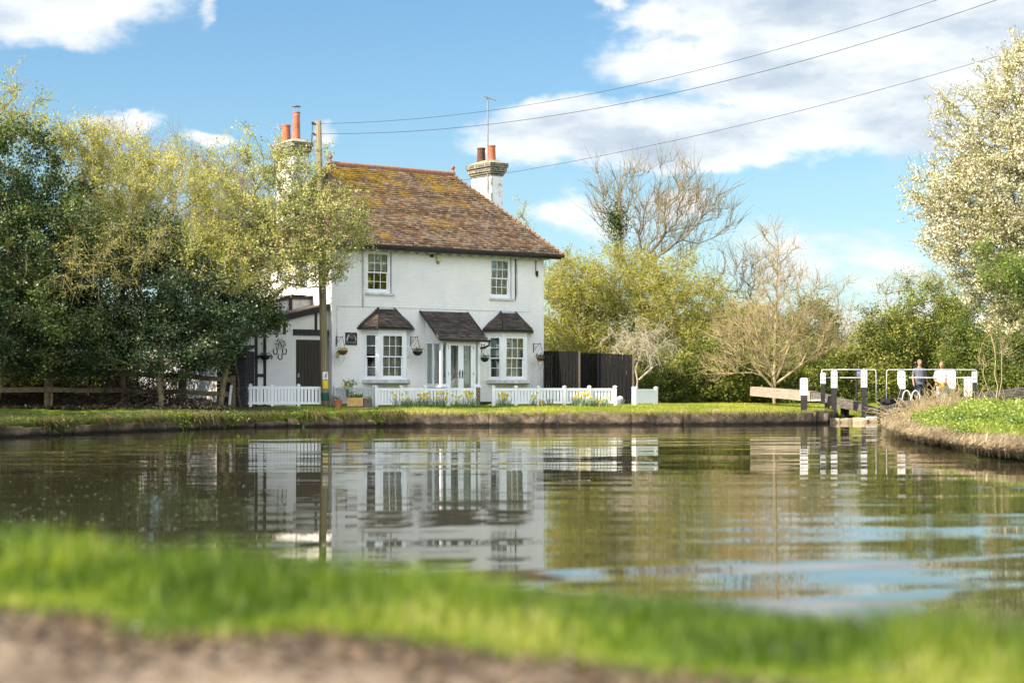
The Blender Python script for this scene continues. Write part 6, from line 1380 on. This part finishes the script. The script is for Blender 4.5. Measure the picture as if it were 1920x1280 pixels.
lawn('lawn_grass', 'short sunlit grass on the bank in front of the cottage fence', 105000, (-6.5, 12), (48.8, 60), lambda X, Y: (Y > yfar(X) + .22) & ((Y < 54.2) | (X > 2.5)), .07, .016, 'grass_lit')
lawn('lawn_grass', 'shaded grass strip along the bank at the left', 60000, (-16, -6), (36, 52), lambda X, Y: (Y > yfar(X) + .2) & (Y < yfar(X) + 5.5) & (Y < 49.6 + .3 * (X + 8)), .08, .016, 'grass_rough')
# rough grass overhanging the canal wall
def fringe(name, label, pts, n, h, wd, m_, out_, z0, seed, droop=.9):
    rg = np.random.default_rng(seed); pts = np.array(pts, float); seg = pts[1:] - pts[:-1]; L = np.linalg.norm(seg, axis=1); i = rg.choice(len(L), n, p=L / L.sum()); f = rg.uniform(0, 1, n)[:, None]
    d = seg[i] / L[i][:, None]; nr = np.stack([d[:, 1], -d[:, 0]], 1) * out_; off = rg.uniform(-.5, .12, n)[:, None]; xy = pts[i] + seg[i] * f + nr * off
    cl = .5 + .5 * np.sin(xy[:, 0] * 3.1 + np.sin(xy[:, 0] * 1.3) * 3 + xy[:, 1] * 1.1); keep = rg.random(n) < (.25 + .75 * cl); xy = xy[keep]; nr = nr[keep]; cl = cl[keep]; m = len(xy)
    P = np.concatenate([xy, (z0 + rg.normal(0, .03, m))[:, None]], 1); hh = (h * rg.uniform(.4, 1.3, m) * (.6 + .7 * cl))[:, None]
    dirv = np.concatenate([nr, np.zeros((m, 1))], 1) + rg.standard_normal((m, 3)) * .35; dirv[:, 2] = 0; side = np.cross(dirv, [0, 0, 1.]); side /= np.linalg.norm(side, axis=1)[:, None] + 1e-9; side *= wd / 2
    up = rg.uniform(.2, .8, m)[:, None]; mid_ = P + dirv * hh * .45 + np.array([0, 0, 1.]) * hh * .35 * up; tip = P + dirv * hh * .9 - np.array([0, 0, 1.]) * hh * droop * rg.uniform(-.1, 1, m)[:, None]
    tip[:, 2] = np.maximum(tip[:, 2], .02); V = np.stack([P - side, P + side, mid_ + side * .8, mid_ - side * .8, tip + side * .1, tip - side * .1], 1); i6 = (np.arange(m) * 6)[:, None]
    F = np.stack([np.concatenate([i6, i6 + 1, i6 + 2, i6 + 3], 1), np.concatenate([i6 + 3, i6 + 2, i6 + 4, i6 + 5], 1)], 1).reshape(-1, 4)
    tone = np.clip(cl * .4 + rg.uniform(0, .6, m), 0, 1); return meta(link(name, raw(name, V.reshape(-1, 3), F, tone=np.repeat(tone, 2)), m_), label, 'grass', kind='stuff')
fringe('bank_grass', 'rough greenish brown grass hanging over the shaded left bank', far_edge[2:8], 30000, .22, .016, 'grass_rough', 1, .33, 96)
fringe('bank_grass', 'dry tufts along the sunlit stone coping', far_edge[7:11], 4500, .09, .014, 'straw', 1, .38, 97)
fringe('bank_grass', 'green tufts along the sunlit stone coping', far_edge[7:11], 5500, .10, .014, 'grass_lit', 1, .39, 98)
for k, (px, w_, sd) in enumerate(((378, 16, 1), (118, 14, 2), (250, 10, 3), (440, 16, 4), (560, 10, 5), (700, 8, 6))):
    x = xt(px, 47); y = float(yfar(x)); rg2 = np.random.default_rng(sd); n = 420; s = w_ * .016; P = np.stack([x + rg2.normal(0, s, n), y + .05 + rg2.normal(0, .12, n), .26 + rg2.normal(0, .09, n)], 1); P[:, 2] = np.maximum(P[:, 2], .03)
    pt = thing('bank_plant', ('leafy green plant hanging over the left bank, near the timber shed', 'leafy plant at the far left of the shaded bank', 'small plant on the shaded bank between two larger ones', 'leafy plant on the bank below the left picket fence', 'small plant on the bank left of the pole', 'small plant at the start of the stone coping')[k], 'plant', (x, y, .3), 0, 'leafy plants on the bank'); link('leaves', rand_leaves(P - np.array([x, y, .3]), .07, rg2, rg2.random(n), .7), 'leaf_dark', pt)

# right bank vegetation
rp = [q for q in right_edge[1:9]]
def fringe_r(**kw): pass
fringe('dry_bank_grass', 'pale dry grass hanging into the water along the right bank', rp, 34000, .34, .014, 'straw', -1, .22, 100, .8)
def blob_leaves(name, label, blobs, n, size, m_, seed, aspect=.6):
    rg = np.random.default_rng(seed); P = []; T = []
    for (x, y, z, r, h) in blobs:
        c = max(200, int(n * (r * r) / sum(b[3] ** 2 for b in blobs))); d = rg.standard_normal((c, 3)); d /= np.linalg.norm(d, axis=1)[:, None]; d[:, 2] = np.abs(d[:, 2]); rr = rg.uniform(.55, 1.08, c)[:, None]
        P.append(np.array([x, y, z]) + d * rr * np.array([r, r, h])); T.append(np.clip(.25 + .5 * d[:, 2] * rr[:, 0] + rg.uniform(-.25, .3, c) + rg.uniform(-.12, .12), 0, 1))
    P = np.concatenate(P); T = np.concatenate(T); return meta(link(name, rand_leaves(P, size, rg, T, aspect, .5), m_), label, 'plants', kind='stuff')
rgb_ = np.random.default_rng(102); bl2 = []
for i in range(130):
    y = rgb_.uniform(23, 42); xe = float(right_x(y)); x = xe + rgb_.uniform(.12, 2.8); bl2.append((x, y, gz(x, y) - .02, rgb_.uniform(.25, .6), rgb_.uniform(.16, .40)))
blob_leaves('nettle_bank', 'fresh green nettles and ground plants covering the right bank', bl2, 120000, .05, 'nettle', 103)
lawn('bank_grass', 'tall bright grass on the right bank top', 60000, (7.5, 16), (22, 52), lambda X, Y: X > right_x(Y) + .3, .13, .016, 'grass_rough2', lean=.6)
# dry upright bramble stems near the lock
rg = np.random.default_rng(104); P0_ = []; P1_ = []
for i in range(520):
    px = max(1672, rg.normal(1745, 34)) if i < 400 else rg.uniform(1640, 1900); Y = rg.uniform(41, 50); x = max(xt(px, Y), float(right_x(Y)) - .1); z = max(.1, gz(x, Y)); h = rg.uniform(.25, .95) * (1 if px > 1705 else .45) if i < 400 else rg.uniform(.2, .6)
    if i >= 500: h *= 1.5
    p = np.array([x, Y, z]); d = rg.normal(0, .38, 3); d[2] = 1; pts = [p]
    for j in range(5): pts.append(pts[-1] + d / np.linalg.norm(d) * h / 5); d = d + rg.normal(0, .2, 3)
    P0_ += pts[:-1]; P1_ += pts[1:]
for i in range(130):   # fallen stems reaching over the water left of the bank
    px = rg.uniform(1655, 1725); Y = rg.uniform(43, 49.5); x = xt(px, Y); p = np.array([x, Y, rg.uniform(.1, .5)]); d = np.array([rg.normal(-.3, .8), rg.normal(-.4, .6), rg.normal(0, .25)]); pts = [p]; h = rg.uniform(.3, 1.0)
    for j in range(4): pts.append(pts[-1] + d / np.linalg.norm(d) * h / 4); d = d + rg.normal(0, .2, 3) + np.array([0, 0, -.05])
    P0_ += pts[:-1]; P1_ += pts[1:]
P0_ = np.array(P0_); P1_ = np.array(P1_); rr = rg.uniform(.005, .010, len(P0_)); meta(link('dry_stems', tubes(P0_, P1_, rr, rr * .8, 3), 'bark_tan'), 'dry brown stems standing at the corner of the right bank by the lock', 'dry stems', kind='stuff')
n = 9000; P = np.stack([rg.uniform(9.6, 13, n), rg.uniform(43, 51, n), np.zeros(n)], 1); xe = right_x(P[:, 1]); P = P[(P[:, 0] > xe) & (P[:, 0] < xe + 1.5)]; P[:, 2] = np.maximum(.1, ground_z(P[:, 0], P[:, 1]))
meta(link('dry_bank_grass', blades(P, rg.uniform(.12, .38, len(P)), .014, rg, rg.random(len(P)), .9), 'straw'), 'straw coloured grass at the tip of the right bank near the lock', 'grass', kind='stuff')

# near bank: soft out of focus grass
rg = np.random.default_rng(110)
pe_ = np.array([(-6, 6.2), (-3, 5.15), (-1.55, 4.98), (-1.35, 5.02), (-1.12, 4.85), (-1.0, 4.55), (-.75, 4.5), (-.5, 4.58), (-.3, 4.44), (-.12, 4.28), (.1, 4.10), (.4, 3.86), (.8, 3.6), (1.2, 3.5), (1.5, 3.3), (3, 3.0)])
n = 150000; X = rg.uniform(-3.4, 3.2, n); Y = rg.uniform(3.0, 8.2, n); yp = np.interp(X, pe_[:, 0], pe_[:, 1]); ne = np.array(near_edge[2:11])[::-1]; yw = np.interp(X, ne[:, 0], ne[:, 1])
k = (Y > yp - .12 + rg.normal(0, .07, n)) & (Y < yw + .06); X, Y = X[k], Y[k]; yw = yw[k]; yp = yp[k]; m = len(X)
tuft = .5 + .25 * np.sin(X * 7 + 2 * np.sin(Y * 5)) + .25 * np.sin(X * 3.1 + Y * 4 + 1.7); edgeh = sst((Y - yp) / .6); big = sst((np.sin(X * 2.3 + 1.2 * np.sin(Y * 2.1 + 1) + 4) + .6 * np.sin(X * 5.3 + 2 * Y)) * .5 + .5); H = rg.uniform(.06, .135, m) * (.55 + .65 * tuft) * (.45 + .65 * edgeh) * (.65 + .75 * big)
Z = np.where(Y > yw - .1, .42, .45); lo = .5 + .5 * np.sin(X * 4.1 + 2.2 * np.sin(Y * 3.3 + X)) * np.sin(Y * 6.1 + 2 * np.sin(X * 2.7)); tone = np.clip(-.12 + .55 * lo + .18 * tuft + .28 * (1 - edgeh) + rg.uniform(-.2, .40, m), 0, 1)
meta(link('near_grass', blades(np.stack([X, Y, Z], 1), H, .0055, rg, tone, .6), 'grass_near'), 'soft blurred grass on the near bank in the foreground', 'grass', kind='stuff')
n = 5200; X = rg.uniform(-3.4, 3, n); yp = np.interp(X, pe_[:, 0], pe_[:, 1]); Y = yp - np.abs(rg.normal(0, .35, n)); Y = np.maximum(Y, 2.8)
meta(link('path_litter', rand_leaves(np.stack([X, Y, np.full(n, .462)], 1), .035, rg, rg.random(n), .8, 2.0), 'litter'), 'small stones and dead leaves on the foreground path', 'litter', kind='stuff')
# petals on the water
n = 330; px = np.concatenate([rg.uniform(0, 500, 250), rg.uniform(1000, 1500, 80)]); Y = 3200 * 1.1 / (np.concatenate([rg.uniform(835, 985, 250), rg.uniform(850, 925, 80)]) - 726); X = (px - 960) / FP * Y; a_ = rg.uniform(0, 6.28, n); s_ = rg.uniform(.008, .020, n)[:, None]
U = np.stack([np.cos(a_), np.sin(a_), np.zeros(n)], 1) * s_; W2 = np.stack([-np.sin(a_), np.cos(a_), np.zeros(n)], 1) * s_ * .6
meta(link('floating_petals', quads(np.stack([X, Y, np.full(n, .006)], 1), U, W2, rg.random(n)), 'petal'), 'tiny pale petals floating on the water', 'petals', kind='stuff')
print('faces', sum(len(o.data.polygons) for o in bpy.data.objects if o.type == 'MESH'))
